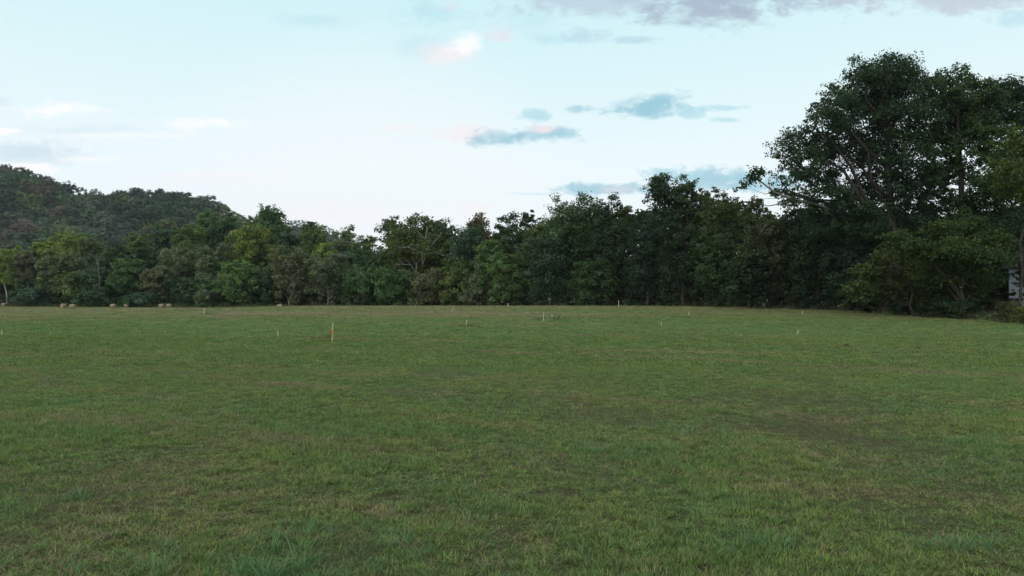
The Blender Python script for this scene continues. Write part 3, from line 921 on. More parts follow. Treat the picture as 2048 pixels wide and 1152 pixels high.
# undergrowth along the foot of the wood
rng = np.random.default_rng(44)
lob = []
for px in np.arange(-200, 2500, 7.0):
    e = edge_at(px)
    for off, hh in ((1.5, 1.0), (5, 2.4), (11, 4.2), (20, 6.5), (36, 9.0)):
        if rng.random() < 0.75:
            Y = e + off + rng.uniform(-1, 3)
            x = (px - 1024) / F * Y
            h = hh * rng.uniform(.5, 1.2) * (Y / 140) ** .35
            r = 7.0 * Y / F * rng.uniform(1.0, 1.8)
            lob.append((x, Y, gz(x, Y) + h * .4, r, r, h * .62))
v, q, tint, cl = leaf_cloud(rng, lob, 56000, .70, [(0.034, 0.052, 0.026), (0.045, 0.072, 0.032), (0.055, 0.072, 0.034), (0.050, 0.048, 0.03)], clump=14, inner=.1, sig=.45)
lobf = []
for px in np.arange(-200, 2500, 5.0):
    Y = edge_at(px) + (rng.uniform(-2.2, 1.0) if px > 700 else rng.uniform(-8.0, 0.0) if px > 230 else rng.uniform(-2, 1))
    x = (px - 1024) / F * Y
    hh = rng.uniform(.25, 1.3) * (1.25 if px < 700 else .75)
    rr = rng.uniform(.5, 1.3) * (1.6 if px < 700 else .7)
    lobf.append((x, Y, gz(x, Y) + hh * .4, rr, rr * .8, hh * .6))
vf, qf, tf, cf = leaf_cloud(rng, lobf, 15000, .30, [(0.085, 0.135, 0.050), (0.070, 0.115, 0.046), (0.100, 0.130, 0.055), (0.090, 0.090, 0.050)], clump=8, inner=.1, sig=.4)
qf = qf + len(v)
v, q, tint = np.concatenate([v, vf]), np.concatenate([q, qf]), np.concatenate([tint, tf])
lob2 = []
for px in np.arange(-250, 2600, 9.0):
    for off in (44, 58, 74):
        Y = edge_at(px) + off + rng.uniform(-5, 5)
        x = (px - 1024) / F * Y
        r = 9.0 * Y / F * rng.uniform(1.2, 1.9)
        h = rng.uniform(10, 14)
        lob2.append((x, Y, gz(x, Y) + h * .42, r, r, h * .6))
v2, q2, tint2, cl2 = leaf_cloud(rng, lob2, 22000, 2.4, [(0.034, 0.052, 0.026), (0.045, 0.065, 0.032)], clump=8, inner=.1, sig=.4)
q2 = q2 + len(v)
v, q, tint = np.concatenate([v, v2]), np.concatenate([q, q2]), np.concatenate([tint, tint2])
tag(link('undergrowth', mesh_np('undergrowth', v, q, False, tint), M_LEAF), 'dark weeds and brush growing along the foot of the trees', 'undergrowth', kind='stuff')

# dead trunks
for (lab, pts, Y, r) in [('thin pale dead trunk rising among the trees on the left', [(198, 604, 0), (199, 560, 0), (196, 530, 0), (193, 508, 0)], 222, .14), ('slender crooked pale dead trunk at the field edge left of mid picture', [(586, 612, 0), (583, 595, 0), (588, 575, 0), (586, 560, 0)], 199, .07)]:
    b = base_px(pts[0][0], Y)
    B = np.array(b)
    t = empty('dead_tree', b)
    tag(t, lab, 'dead tree')
    tb = Tubes()
    P, rr = limb_px(pts, Y - 2, r, .06, B)
    P[0] = np.array((0, 0, -.2))
    tb.tube(P, rr, 6)
    tb.build('trunk', M_GREYBARK, t)
    tb = Tubes()
    for s in (-1, 1):
        tb.tube([P[2], P[2] + np.array((s * .5, 0, 1.0)), P[2] + np.array((s * .7, 0, 2.2))], [.05, .04, .02], 5)
    tb.build('limb', M_PALE, t)

# ------------------------------------------------------------------ hills
HR_PX = [(-900, 300), (-500, 300), (-250, 318), (-100, 330), (0, 340), (60, 348), (110, 366), (150, 390), (210, 392), (290, 392), (340, 388), (400, 400), (440, 412), (480, 430), (520, 452), (580, 482), (660, 530), (800, 600), (1000, 660)]
HY = 900.0
HRX = [(px - 1024) / F * HY for px, py in HR_PX]
HRZ = [max(0.0, at(px, py, HY).z - 9.0) for px, py in HR_PX]


def hill_z(x, y):
    r = np.interp(x * HY / np.maximum(y, 1) * .35 + x * .65, HRX, HRZ)
    t = sstep((y - 430) / 470.0) * np.where(y > 900, 1 - .5 * sstep((y - 900) / 500), 1)
    t2 = np.where(y <= 900, .55 * sstep((y - 430) / 470.0) + .45 * np.clip((y - 430) / 470.0, 0, 1), t)
    gul = 5.0 * np.sin(x * .028 + 1.0 + .006 * y) * np.sin(np.clip((y - 430) / 470.0, 0, 1) * math.pi) + 2.5 * np.sin(x * .07 + y * .012)
    return r * t2 + gul * np.clip(r / 60, 0, 1) * np.clip((y - 430) / 120, 0, 1) - 0.6


hx = np.linspace(-1700, 40, 120)
hy = np.linspace(425, 1450, 70)
HX, HYY = np.meshgrid(hx, hy)
hv = np.stack([HX, HYY, hill_z(HX, HYY)], -1).reshape(-1, 3)
ii = (np.arange(69)[:, None] * 120 + np.arange(119)[None, :]).ravel()
tag(link('hill', mesh_np('hill', hv, np.stack([ii, ii + 1, ii + 121, ii + 120], -1), True), M_HILL), kind='structure')

HPAL = {
    'green': [(0.070, 0.125, 0.062), (0.058, 0.105, 0.058), (0.085, 0.140, 0.064)],
    'dark': [(0.044, 0.070, 0.042), (0.038, 0.062, 0.042)],
    'yellow-green': [(0.115, 0.145, 0.050), (0.100, 0.132, 0.050)],
    'rusty brown': [(0.110, 0.085, 0.066), (0.095, 0.088, 0.066), (0.12, 0.088, 0.062)],
    'grey-green': [(0.092, 0.108, 0.074), (0.080, 0.100, 0.068)],
}
HKEYS = list(HPAL)


def hill_crown(rng, pal, n=380, leaf=1.6, w=7.0, h=13.0):
    lobes = [(0, 0, h * .55, w * .7, w * .7, h * .38)]
    lobes = [(0, 0, h * .5, w * .85, w * .85, h * .46)]
    for i in range(3):
        a = i * 2.1 + rng.random()
        o = .42 * rng.uniform(.7, 1.2)
        lobes.append((math.cos(a) * o * w, math.sin(a) * o * w, h * rng.uniform(.42, .68), w * .5, w * .5, h * .27))
    v, q, tint, c = leaf_cloud(rng, lobes, n, leaf, pal, clump=8, inner=.9, sig=.13, nout=2.4, up=.6)
    return v, q, tint


rng = np.random.default_rng(55)
variants = {}
for kx, key in enumerate(HKEYS):
    variants[key] = []
    for s in range(5):
        one = np.array(HPAL[key][s % len(HPAL[key])]) * (.72, 1.35, 1.0, 1.18, .86)[s] * 1.15
        v, q, tint = hill_crown(np.random.default_rng(600 + kx * 10 + s), [one])
        me = mesh_np('hill_tree_crown', v, q, False, tint)
        me.materials.append(M_HILL_LEAF)
        variants[key].append((me, v, q, tint))
pts = []
for y in np.arange(560, 925, 11.5):
    for x in np.arange(-830, -240, 11.8):
        xx, yq = x + rng.uniform(-6, 6), y + rng.uniform(-7, 7)
        z = float(hill_z(xx, yq))
        px = 1024 + F * xx / yq
        py = HOR - F * (z + 8 - CAMZ) / yq
        treetop = float(np.interp(px, [-200, 0, 140, 300, 420, 540, 600], [505, 505, 490, 480, 450, 470, 480]))
        if px > -110 and px < 610 and py < treetop + 6 and z > 14:
            pts.append((xx, yq, z, px, py))
# patches of colour over the slope
cent = [(rng.uniform(-100, 560), rng.uniform(340, 490), HKEYS[j]) for j in rng.choice(len(HKEYS), 60, p=[.40, .22, .14, .08, .16])]


def hill_kind(px, py):
    if rng.random() < .3:
        return HKEYS[rng.choice(len(HKEYS), p=[.40, .22, .13, .09, .16])]
    return min(cent, key=lambda c: (c[0] - px) ** 2 + 2.5 * (c[1] - py) ** 2)[2]


# visible ones first: those on the ridge, then the rest at random
inside = [p for p in pts if -5 < p[3] < 600]
outside = [p for p in pts if not (-5 < p[3] < 600)]
ridge = [p for p in inside if p[1] > 880]
slope = [p for p in inside if p[1] <= 880]
rng.shuffle(slope)
slope = [tuple(p) for p in slope]
slope.sort(key=lambda p: p[1])
front = slope[:210]
ridge_sel = ridge[::max(1, len(ridge) // 80)][:85]
chosen = set((round(p[0], 2), round(p[1], 2)) for p in front + ridge_sel)
LABELS = {'green': 'green tree in the forest on the left hillside', 'dark': 'dark green tree in the forest on the left hillside', 'yellow-green': 'yellow-green tree in the forest on the left hillside',
          'rusty brown': 'rusty brown tree in the forest on the left hillside', 'grey-green': 'pale grey-green tree in the forest on the left hillside'}
sv_, sq_, st_ = [], [], []
ofs = 0
for p in inside + outside:
    key = hill_kind(p[3], p[4])
    onridge = p[1] > 880
    if onridge and rng.random() < .6:
        key = 'dark'
    me, v, q, tint = variants[key][rng.integers(0, 5)]
    s = rng.uniform(.62, 1.3)
    sz = s * rng.uniform(.85, 1.15) * (1.0 + (.25 * rng.random() if onridge else 0))
    ang = rng.uniform(0, 6.28)
    if (round(p[0], 2), round(p[1], 2)) in chosen:
        o = link('hill_tree', me)
        o.location = (p[0], p[1], p[2] - .6)
        o.rotation_euler = (0, 0, ang)
        o.scale = (s, s, sz)
        tag(o, ('dark treetop on the skyline of the left hill ridge' if key == 'dark' else key + ' treetop on the skyline of the left hill ridge') if onridge else LABELS[key], 'tree', ('treetops along the hill ridge, ' if onridge else 'trees on the wooded hillside, ') + key)
    else:
        c, s_ = math.cos(ang), math.sin(ang)
        vv = v * np.array([s, s, sz])
        vv = np.stack([vv[:, 0] * c - vv[:, 1] * s_, vv[:, 0] * s_ + vv[:, 1] * c, vv[:, 2]], -1) + np.array([p[0], p[1], p[2] - .6])
        sv_.append(vv)
        sq_.append(q + ofs)
        st_.append(tint)
        ofs += len(v)
tag(link('hillside_forest', mesh_np('hillside_forest', np.concatenate(sv_), np.concatenate(sq_), False, np.concatenate(st_)), M_HILL_LEAF), 'the rest of the forest that covers the left hillside', 'forest', kind='stuff')

# the far hill in the dip of the skyline
FY = 1700.0
FR = [(300, 560), (430, 500), (500, 462), (550, 449), (585, 445), (610, 446), (640, 452), (680, 470), (740, 505), (840, 560), (960, 620)]


def far_z(x, y):
    r = np.interp(x, [(a - 1024) / F * FY for a, c in FR], [max(0, at(a, c, FY).z - 9) for a, c in FR])
    return r * np.where(y < FY, sstep((y - 1420) / 280), 1 - .8 * sstep((y - FY) / 400)) - .8


fx, fy = np.linspace(-1000, 100, 70), np.linspace(1410, 2150, 30)
FX, FYY = np.meshgrid(fx, fy)
ii = (np.arange(29)[:, None] * 70 + np.arange(69)[None, :]).ravel()
tag(link('hill', mesh_np('hill', np.stack([FX, FYY, far_z(FX, FYY)], -1).reshape(-1, 3), np.stack([ii, ii + 1, ii + 71, ii + 70], -1), True), M_HILL), kind='structure')
sv_, sq_, st_ = [], [], []
ofs = 0
for y in np.arange(1600, 1715, 11.0):
    for x in np.arange(-640, -380, 11.0):
        xx, yq = x + rng.uniform(-4, 4), y + rng.uniform(-4, 4)
        z = float(far_z(xx, yq))
        if z < 60:
            continue
        me, v, q, tint = variants[HKEYS[rng.choice(5, p=[.5, .3, .05, .05, .1])]][rng.integers(0, 3)]
        keep = slice(0, 110 * 4)
        s = rng.uniform(.8, 1.4)
        sv_.append(v[keep] * s * np.array([1, 1, 1.1]) + np.array([xx, yq, z - .5]))
        sq_.append(q[:110] + ofs)
        st_.append(tint[keep])
        ofs += 440
tag(link('distant_forest', mesh_np('distant_forest', np.concatenate(sv_), np.concatenate(sq_), False, np.concatenate(st_)), M_HILL_LEAF), 'forest covering the far hill in the dip of the skyline', 'forest', kind='stuff')

# ------------------------------------------------------------------ power lines across the hill
WL = ['topmost of the four thin power lines crossing the left hill', 'second from the top of the four power lines crossing the left hill', 'third from the top of the four power lines crossing the left hill', 'lowest of the four thin power lines crossing the left hill']
for i in range(4):
    P = []
    a, e = at(-140, 420 + i * 5, 430), at(520, 476 + i * 3, 520)
    for t in np.linspace(0, 1, 24):
        p = a.lerp(e, t)
        p.z -= 4.5 * 4 * t * (1 - t) * .6
        P.append(p)
    tb = Tubes()
    tb.tube(P, [.05] * 24, 4)
    tag(tb.build('power_line', M_WIRE), WL[i], 'power line', 'power lines across the hill')

# ------------------------------------------------------------------ pale house behind the trees at the right edge
import bmesh


def box_mesh(name, boxes):
    bm = bmesh.new()
    for (x0, y0, z0, x1, y1, z1) in boxes:
        r = bmesh.ops.create_cube(bm, size=1.0)
        for v in r['verts']:
            v.co = Vector(((x0 + x1) / 2 + v.co.x * (x1 - x0), (y0 + y1) / 2 + v.co.y * (y1 - y0), (z0 + z1) / 2 + v.co.z * (z1 - z0)))
    me = bpy.data.meshes.new(name)
    bm.to_mesh(me)
    bm.free()
    return me


hxm = 59.0
hb = (hxm, 74.0, gz(hxm, 74))
house = empty('house', hb)
tag(house, 'pale blue-grey sided house glimpsed through leaves at the right edge', 'house')
link('wall', box_mesh('wall', [(0.02, 0.02, 0, 9.0, 7.0, 5.4)]), M_SIDING, house)
me = None
for k in range(18):
    bm = bmesh.new()
    z0 = k * .3
    vs = [bm.verts.new(c) for c in [(0, -.035, z0), (9.02, -.035, z0), (9.02, .015, z0 + .298), (0, .015, z0 + .298), (0, .018, z0), (9.02, .018, z0)]]
    bm.faces.new((vs[0], vs[1], vs[2], vs[3]))
    bm.faces.new((vs[0], vs[4], vs[5], vs[1]))
    bm.faces.new((vs[0], vs[3], vs[4]))
    bm.faces.new((vs[1], vs[5], vs[2]))
    mb = bpy.data.meshes.new('siding_board')
    bm.to_mesh(mb)
    bm.free()
    link('siding_board', mb, M_SIDING, house)
for k in range(18):
    bm = bmesh.new()
    z0 = k * .3
    vs = [bm.verts.new(c) for c in [(-.035, 7.0, z0), (-.035, .06, z0), (.015, .06, z0 + .298), (.015, 7.0, z0 + .298), (.018, 7.0, z0), (.018, .06, z0)]]
    bm.faces.new((vs[0], vs[1], vs[2], vs[3]))
    bm.faces.new((vs[0], vs[4], vs[5], vs[1]))
    bm.faces.new((vs[1], vs[5], vs[2]))
    bm.faces.new((vs[0], vs[3], vs[4]))
    mb = bpy.data.meshes.new('siding_board')
    bm.to_mesh(mb)
    bm.free()
    link('siding_board', mb, M_SIDING, house)
link('corner_board', box_mesh('corner_board', [(-.06, -.06, 0, .06, .06, 5.4)]), M_TRIM, house)
rf = bmesh.new()
rv = [rf.verts.new(c) for c in [(-.5, -.6, 5.35), (9.5, -.6, 5.35), (9.5, 3.5, 7.8), (-.5, 3.5, 7.8), (-.5, 7.6, 5.35), (9.5, 7.6, 5.35)]]
for f in ((0, 1, 2, 3), (3, 2, 5, 4), (0, 3, 4), (1, 5, 2), (0, 4, 5, 1)):
    rf.faces.new([rv[j] for j in f])
rm = bpy.data.meshes.new('roof')
rf.to_mesh(rm)
rf.free()
link('roof', rm, M_ROOF, house)
for wx in (2.2, 5.6):
    wn = link('window', box_mesh('window', [(wx, -.03, 1.0, wx + 1.0, .05, 2.4)]), M_GLASS, house)
    link('frame', box_mesh('frame', [(wx - .08, -.07, .92, wx, .0, 2.48), (wx + 1.0, -.07, .92, wx + 1.08, .0, 2.48), (wx, -.07, 2.4, wx + 1.0, .0, 2.48), (wx, -.07, .92, wx + 1.0, .0, 1.0)]), M_TRIM, wn)

# ------------------------------------------------------------------ hay bales


def bale_mesh(seed, rad, width):
    rng = np.random.default_rng(seed)
    prof = [(-width / 2, .02), (-width / 2 - .02, rad * .45), (-width / 2, rad * .86), (-width / 2 + .06, rad * .97), (-width * .25, rad * 1.01), (0, rad), (width * .25, rad * 1.01), (width / 2 - .06, rad * .97), (width / 2, rad * .86), (width / 2 + .02, rad * .45), (width / 2, .02)]
    S = 28
    V = []
    for (x, r) in prof:
        for k in range(S):
            th = 2 * math.pi * k / S
            rr = r * (1 + rng.normal(0, .012))
            z = math.sin(th) * rr
            z = max(z, -rad * .93)                              # settled on the ground
            V.append((x + rng.normal(0, .01), math.cos(th) * rr * 1.02, z + rad * .93))
    Fc = []
    for a in range(len(prof) - 1):
        for k in range(S):
            Fc.append((a * S + k, a * S + (k + 1) % S, (a + 1) * S + (k + 1) % S, (a + 1) * S + k))
    return mesh_np('hay_bale', np.array(V), np.array(Fc), True)


def bale_wrap(rad, width, parent):
    for k in range(4):
        x = -width * .36 + k * width * .24
        tb = Tubes()
        th = np.linspace(0.0, 2 * math.pi, 29)
        tb.tube([(x, math.cos(t) * rad * 1.03, max(math.sin(t) * rad * 1.015, -rad * .93) + rad * .93) for t in th], [.012] * 29, 4)
        tb.build('twine', M_STRAW, parent)


BALES = [  # px, base row or None, distance, turn, label
    (8, 238, 5, 'hay bale alone at the far left edge, on the strip beyond the dark bush', .55),
    (127, 203, 78, 'hay bale seen round end first, left of and behind the nearest bale', .1),
    (145, 186, 12, 'largest and nearest of the hay bales, near the left edge', .0),
    (226, 196, 6, 'hay bale lying side-on alone between the nearest bale and the touching pair', .0),
    (254, 205, 8, 'hay bale mostly sunk behind the rise, left of the touching pair', -.95),
    (323, 196, 10, 'left and taller of the two touching hay bales', -.35),
    (338, 200, 8, 'right and lower of the two touching hay bales', -.65),
    (560, 182, 12, 'hay bale top showing alone over the crest, left of the tall flagged stake', -.2),
]
for i, (px, Y, rot, lab, dz) in enumerate(BALES):
    x = (px - 1024) / F * Y
    t = empty('hay_bale', (x, Y, gz(x, Y)))
    tag(t, lab, 'hay bale', 'round hay bales on the far left of the field')
    link('bale_body', bale_mesh(900 + i, .62, 1.22), M_HAY, t)
    bale_wrap(.62, 1.22, t)
    t.rotation_euler = (0, 0, R(rot))

# ------------------------------------------------------------------ survey stakes
STAKES = [  # px, base row, top row, label
    (3, 671, 661, 'short pale stake at the very left edge of the field'),
    (408, 629, 616, 'stake with a pinkish top standing alone below the hay bale rise'),
    (556, 675, 662, 'thin short stake left of the tall orange-flagged stake'),
    (905, 622.5, 617, 'tiny stake far off near the crest, left of mid picture'),
    (933, 653, 640, 'thin pale stake in a low weed patch left of the paired stakes'),
    (1087, 643, 625, 'taller of the paired stakes in the weed patch'),
    (1104, 638, 628, 'shorter of the paired stakes in the weed patch'),
    (1323, 652, 644, 'short stake alone right of the paired stakes'),
    (1378, 631, 624, 'small stake far off below the dark wood, between two others on the crest'),
    (1605, 630.5, 622, 'small stake on the right slope below the feathery dark trees'),
    (1594, 671, 658, 'leaning cream stake nearest on the right side of the field'),
    (1016, 614, 606, 'stake on the crest before the light green tree'),
    (1237, 613.5, 601, 'pale stake on the crest before the dark wood'),
    (1496, 610.5, 597, 'tall thin stake at the wood edge under the feathery tree'),
]


def stake_mesh(h, w, pts=True):
    bm = bmesh.new()
    a = w / 2
    ring = [[bm.verts.new((sx * a * s, sy * a * .45 * s, z)) for sx, sy in ((-1, -1), (1, -1), (1, 1), (-1, 1))] for z, s in ((-.12, 1), (h - .02, 1), (h, .78))]
    for r0, r1 in zip(ring, ring[1:]):
        for k in range(4):
            bm.faces.new((r0[k], r0[(k + 1) % 4], r1[(k + 1) % 4], r1[k]))
    bm.faces.new(ring[-1])
    bm.faces.new(ring[0][::-1])
    me = bpy.data.meshes.new('stake')
    bm.to_mesh(me)
    bm.free()
    return me


rng = np.random.default_rng(71)
for i, (px, yb, yt, lab) in enumerate(STAKES):
    p = on_ground(px, yb)
    if p is None or p.y > 150:
        Y = min(edge_at(px) - 4, 112)
        x = (px - 1024) / F * Y
        p = Vector((x, Y, gz(x, Y)))
    d = p.y
    h = max(.25, (yb - yt) * d / F)
    w = max(.038, .0009 * d)
    o = link('survey_stake', stake_mesh(h, w), M_STAKE)
    o.location = p
    o.rotation_euler = (rng.normal(0, .02), rng.normal(0, .03) + (.22 if px == 1594 else 0), rng.uniform(-.4, .4))
    tag(o, lab, 'stake', 'survey stakes in the field')
    if px == 408:
        bpy.data.objects.remove(o)
        t = empty('survey_stake', p)
        tag(t, lab, 'stake', 'survey stakes in the field')
        link('stake_shaft', stake_mesh(h * .72, w), M_STAKE, t)
        c = link('painted_top', stake_mesh(h * .28, w * 1.02), M_STAKE_PINK, t)
        c.location = (0, 0, h * .72)

p = on_ground(664, 684.5)
SH = 38.5 * p.y / F
t = empty('survey_stake', p)
t.rotation_euler = (0.02, .035, .25)
tag(t, 'tallest stake, white lath with orange flagging tape tied round its middle', 'stake', 'survey stakes in the field')
link('lath', stake_mesh(SH, .052), M_STAKE, t)
# flagging tape: a band tied round the lath with two hanging tails
bm = bmesh.new()
for z0, z1, r in ((SH * .44, SH * .50, .032), (SH * .50, SH * .55, .029)):
    rg = []
    for z in (z0, z1):
        rg.append([bm.verts.new((math.cos(k * math.pi / 4) * r, math.sin(k * math.pi / 4) * r * .7, z + .008 * math.sin(k * 2.1))) for k in range(8)])
    for k in range(8):
        bm.faces.new((rg[0][k], rg[0][(k + 1) % 8], rg[1][(k + 1) % 8], rg[1][k]))
mb = bpy.data.meshes.new('tape_knot')
bm.to_mesh(mb)
bm.free()
link('tape_knot', mb, M_FLAG, t)
for (x0, z0, z1, sw) in ((-.05, SH * .76, SH * .42, -.03), (.02, SH * .62, SH * .40, .025), (-.03, SH * .72, SH * .38, .01)):
    bm = bmesh.new()
    prev = None
    for k in range(7):
        tt_ = k / 6
        z = z0 + (z1 - z0) * tt_
        xx = x0 + sw * math.sin(tt_ * 3.0)
        yk = -.035 - .02 * math.sin(tt_ * 5)
        pr = (bm.verts.new((xx - .009, yk, z)), bm.verts.new((xx + .009, yk + .012 * math.sin(tt_ * 9), z)))
        if prev:
            bm.faces.new((prev[0], prev[1], pr[1], pr[0]))
        prev = pr
    mb = bpy.data.meshes.new('tape_tail')
    bm.to_mesh(mb)
    bm.free()
    o = link('tape_tail', mb, M_FLAG, t)
    sol = o.modifiers.new('thick', 'SOLIDIFY')
    sol.thickness = .002

# ------------------------------------------------------------------ grass


def blades(rng, n, h, width, spread, lean=.5, curl=.5, seg=3):
    """n curved tapered blades in a tuft; per-blade tint value"""
    V, Q, Tn = [], [], []
    ofs = 0
    for i in range(n):
        a = rng.uniform(0, 6.28)
        r = spread * math.sqrt(rng.random())
        x, y = math.cos(a) * r, math.sin(a) * r
        hh = h * rng.uniform(.45, 1.15)
        da = a + rng.normal(0, .9)
        ln = abs(rng.normal(0, lean)) * hh
        w = width * rng.uniform(.6, 1.2)
        px_, py_ = -math.sin(da) * w / 2, math.cos(da) * w / 2
        tv = rng.random()
        for s in range(seg + 1):
            f = s / seg
            k = ln * f + curl * hh * f * f * (.4 + .6 * tv)
            z = hh * (f - .42 * curl * f * f)
            ww = (1 - f * .92)
            cx, cy = x + math.cos(da) * k, y + math.sin(da) * k
            V += [(cx - px_ * ww, cy - py_ * ww, z), (cx + px_ * ww, cy + py_ * ww, z)]
            Tn += [tv, tv]
        for s in range(seg):
            o = ofs + s * 2
            Q.append((o, o + 1, o + 3, o + 2))
        ofs += (seg + 1) * 2
    Tn = np.array(Tn)
    return np.array(V), np.array(Q), np.stack([Tn] * 3, -1)


def scatter(name, points, scales, sources, label, cat):
    """one stuff object: tufts of a few shapes set on points by geometry nodes"""
    me = bpy.data.meshes.new(name)
    me.vertices.add(len(points))
    me.vertices.foreach_set('co', np.ascontiguousarray(points, np.float32).ravel())
    rr = np.random.default_rng(len(points))
    a = me.attributes.new('turn', 'FLOAT_VECTOR', 'POINT')
    rot = np.zeros((len(points), 3), np.float32)
    rot[:, :2] = rr.normal(0, .12, (len(points), 2))
    rot[:, 2] = rr.uniform(0, 6.28, len(points))
    a.data.foreach_set('vector', rot.ravel())
    a = me.attributes.new('size', 'FLOAT_VECTOR', 'POINT')
    a.data.foreach_set('vector', np.ascontiguousarray(scales, np.float32).ravel())
    a = me.attributes.new('pick', 'INT', 'POINT')
    a.data.foreach_set('value', rr.integers(0, len(sources), len(points)).astype(np.int32))
    o = link(name, me)
    ng = bpy.data.node_groups.new(name, 'GeometryNodeTree')
    ng.interface.new_socket('Geometry', in_out='INPUT', socket_type='NodeSocketGeometry')
    ng.interface.new_socket('Geometry', in_out='OUTPUT', socket_type='NodeSocketGeometry')
    t = NT(ng)
    gi, go_ = t.n('NodeGroupInput'), t.n('NodeGroupOutput')
    join = t.n('GeometryNodeGeometryToInstance')
    for s in reversed(sources):
        oi = t.n('GeometryNodeObjectInfo')
        oi.inputs['Object'].default_value = s
        t.link(oi.outputs['Geometry'], join.inputs[0])
    inst = t.n('GeometryNodeInstanceOnPoints')
    t.link(gi.outputs[0], inst.inputs['Points'])
    t.link(join.outputs[0], inst.inputs['Instance'])
    inst.inputs['Pick Instance'].default_value = True
    for nm, dt, sock in (('turn', 'FLOAT_VECTOR', 'Rotation'), ('size', 'FLOAT_VECTOR', 'Scale'), ('pick', 'INT', 'Instance Index')):
        na = t.n('GeometryNodeInputNamedAttribute', data_type=dt)
        na.inputs[0].default_value = nm
        t.link(na.outputs[0], inst.inputs[sock])
    t.link(inst.outputs[0], go_.inputs[0])
    md = o.modifiers.new('scatter', 'NODES')
    md.node_group = ng
    tag(o, label, cat, kind='stuff')
    return o


def source(name, data, mat):
    me = mesh_np(name, data[0], data[1], False, data[2])
    me.materials.append(mat)
    return bpy.data.objects.new(name, me)


rng = np.random.default_rng(81)
short = [source('grass_tuft', blades(np.random.default_rng(800 + k), 34, .066, .0066, .10, .65, .55), M_BLADE) for k in range(6)]
short_far = [source('grass_tuft_far', blades(np.random.default_rng(820 + k), 34, .10, .018, .28, .5, .4, 2), M_BLADE) for k in range(4)]
tall = [source('tall_grass_tuft', blades(np.random.default_rng(840 + k), 12, .17, .0085, .08, .35, .6), M_BLADE) for k in range(4)]
straw = [source('straw_tuft', blades(np.random.default_rng(860 + k), 22, .05, .006, .12, 1.6, .5), M_STRAW) for k in range(4)]
coarse = [source('coarse_grass', blades(np.random.default_rng(880 + k), 15, .25, .0115, .10, .5, .75, 4), M_COARSE) for k in range(5)]


def vnoise(x, y, seed, s):
    """value noise on the ground, for uneven growth"""
    r = np.random.default_rng(seed)
    tab = r.random((64, 64))
    x, y = x * s, y * s
    xi, yi = np.floor(x).astype(int), np.floor(y).astype(int)
    fx_, fy_ = sstep(x - xi), sstep(y - yi)
    g_ = lambda a, b: tab[a % 64, b % 64]
    return (g_(xi, yi) * (1 - fx_) + g_(xi + 1, yi) * fx_) * (1 - fy_) + (g_(xi, yi + 1) * (1 - fx_) + g_(xi + 1, yi + 1) * fx_) * fy_


def field_points(y0, y1, dens, half=.86):
    n = int(dens * half * (y1 * y1 - y0 * y0))
    y = np.sqrt(rng.uniform(y0 * y0, y1 * y1, n))
    x = rng.uniform(-1, 1, n) * (half * y + 2.0)
    lim = np.interp(1024 + F * x / y, [e[0] for e in EDGE_PX], [e[1] for e in EDGE_PX])
    k = y < lim + 1
    return x[k], y[k]


P_, S_ = [], []
for (y0, y1, dens, sc) in ((4.2, 9, 210, 1.0), (9, 15, 160, 1.05), (15, 26, 105, 1.2)):
    x, y = field_points(y0, y1, dens)
    lush = .6 * vnoise(x, y, 5, .35) + .4 * vnoise(x, y, 6, 1.3)
    lush = np.clip((lush - .5) * 1.7 + .5, 0, 1)
    keep = rng.random(len(x)) < .74 + .4 * lush
    x, y, lush = x[keep], y[keep], lush[keep]
    h = sc * (.46 + .85 * lush) * rng.uniform(.7, 1.3, len(x))
    P_.append(np.stack([x, y, ground(x, y)], -1))
    S_.append(np.stack([sc * rng.uniform(.8, 1.2, len(x))] * 2 + [h], -1))
scatter('grass', np.concatenate(P_), np.concatenate(S_), short, 'short mown grass with dry stems covering the near field', 'grass')
P_, S_ = [], []
for (y0, y1, dens, sc) in ((26, 45, 26, 1.0), (45, 75, 7, 1.3), (75, 125, 2.6, 1.9), (125, 245, .75, 3.2)):
    x, y = field_points(y0, y1, dens)
    lush = .6 * vnoise(x, y, 5, .35) + .4 * vnoise(x, y, 7, .09)
    h = (.5 + .8 * lush) * rng.uniform(.7, 1.25, len(x))
    P_.append(np.stack([x, y, ground(x, y)], -1))
    S_.append(np.stack([sc * rng.uniform(.8, 1.2, len(x))] * 2 + [h], -1))
scatter('grass', np.concatenate(P_), np.concatenate(S_), short_far, 'short mown grass covering the middle and far field', 'grass')
# taller uncut stems here and there
x, y = field_points(4.5, 40, 7.0)
lush = .5 * vnoise(x, y, 9, .25) + .5 * vnoise(x, y, 10, .8)
k = rng.random(len(x)) < np.clip((lush - .42) * 3.0, 0.03, 1)
x, y = x[k], y[k]
s = rng.uniform(.6, 1.15, len(x))
scatter('tall_grass', np.stack([x, y, ground(x, y)], -1), np.stack([s, s, s], -1), tall, 'taller uncut grass stems scattered over the field', 'grass')

# rows of cut hay left by the mower
P_ = []


def row(pts, width, per_m):
    W3 = [on_ground(a, c) for a, c in pts]
    for a, c in zip(W3, W3[1:]):
        L = (c - a).length
        n = int(L * per_m)
        t_ = rng.random(n)
        o = rng.normal(0, width, n)
        d = (c - a).normalized()
        x = a.x + (c.x - a.x) * t_ - d.y * o
        y = a.y + (c.y - a.y) * t_ + d.x * o
        kk = vnoise(x, y, 12, .5) > .35
        P_.append(np.stack([x[kk], y[kk], ground(x[kk], y[kk]) + .01], -1))


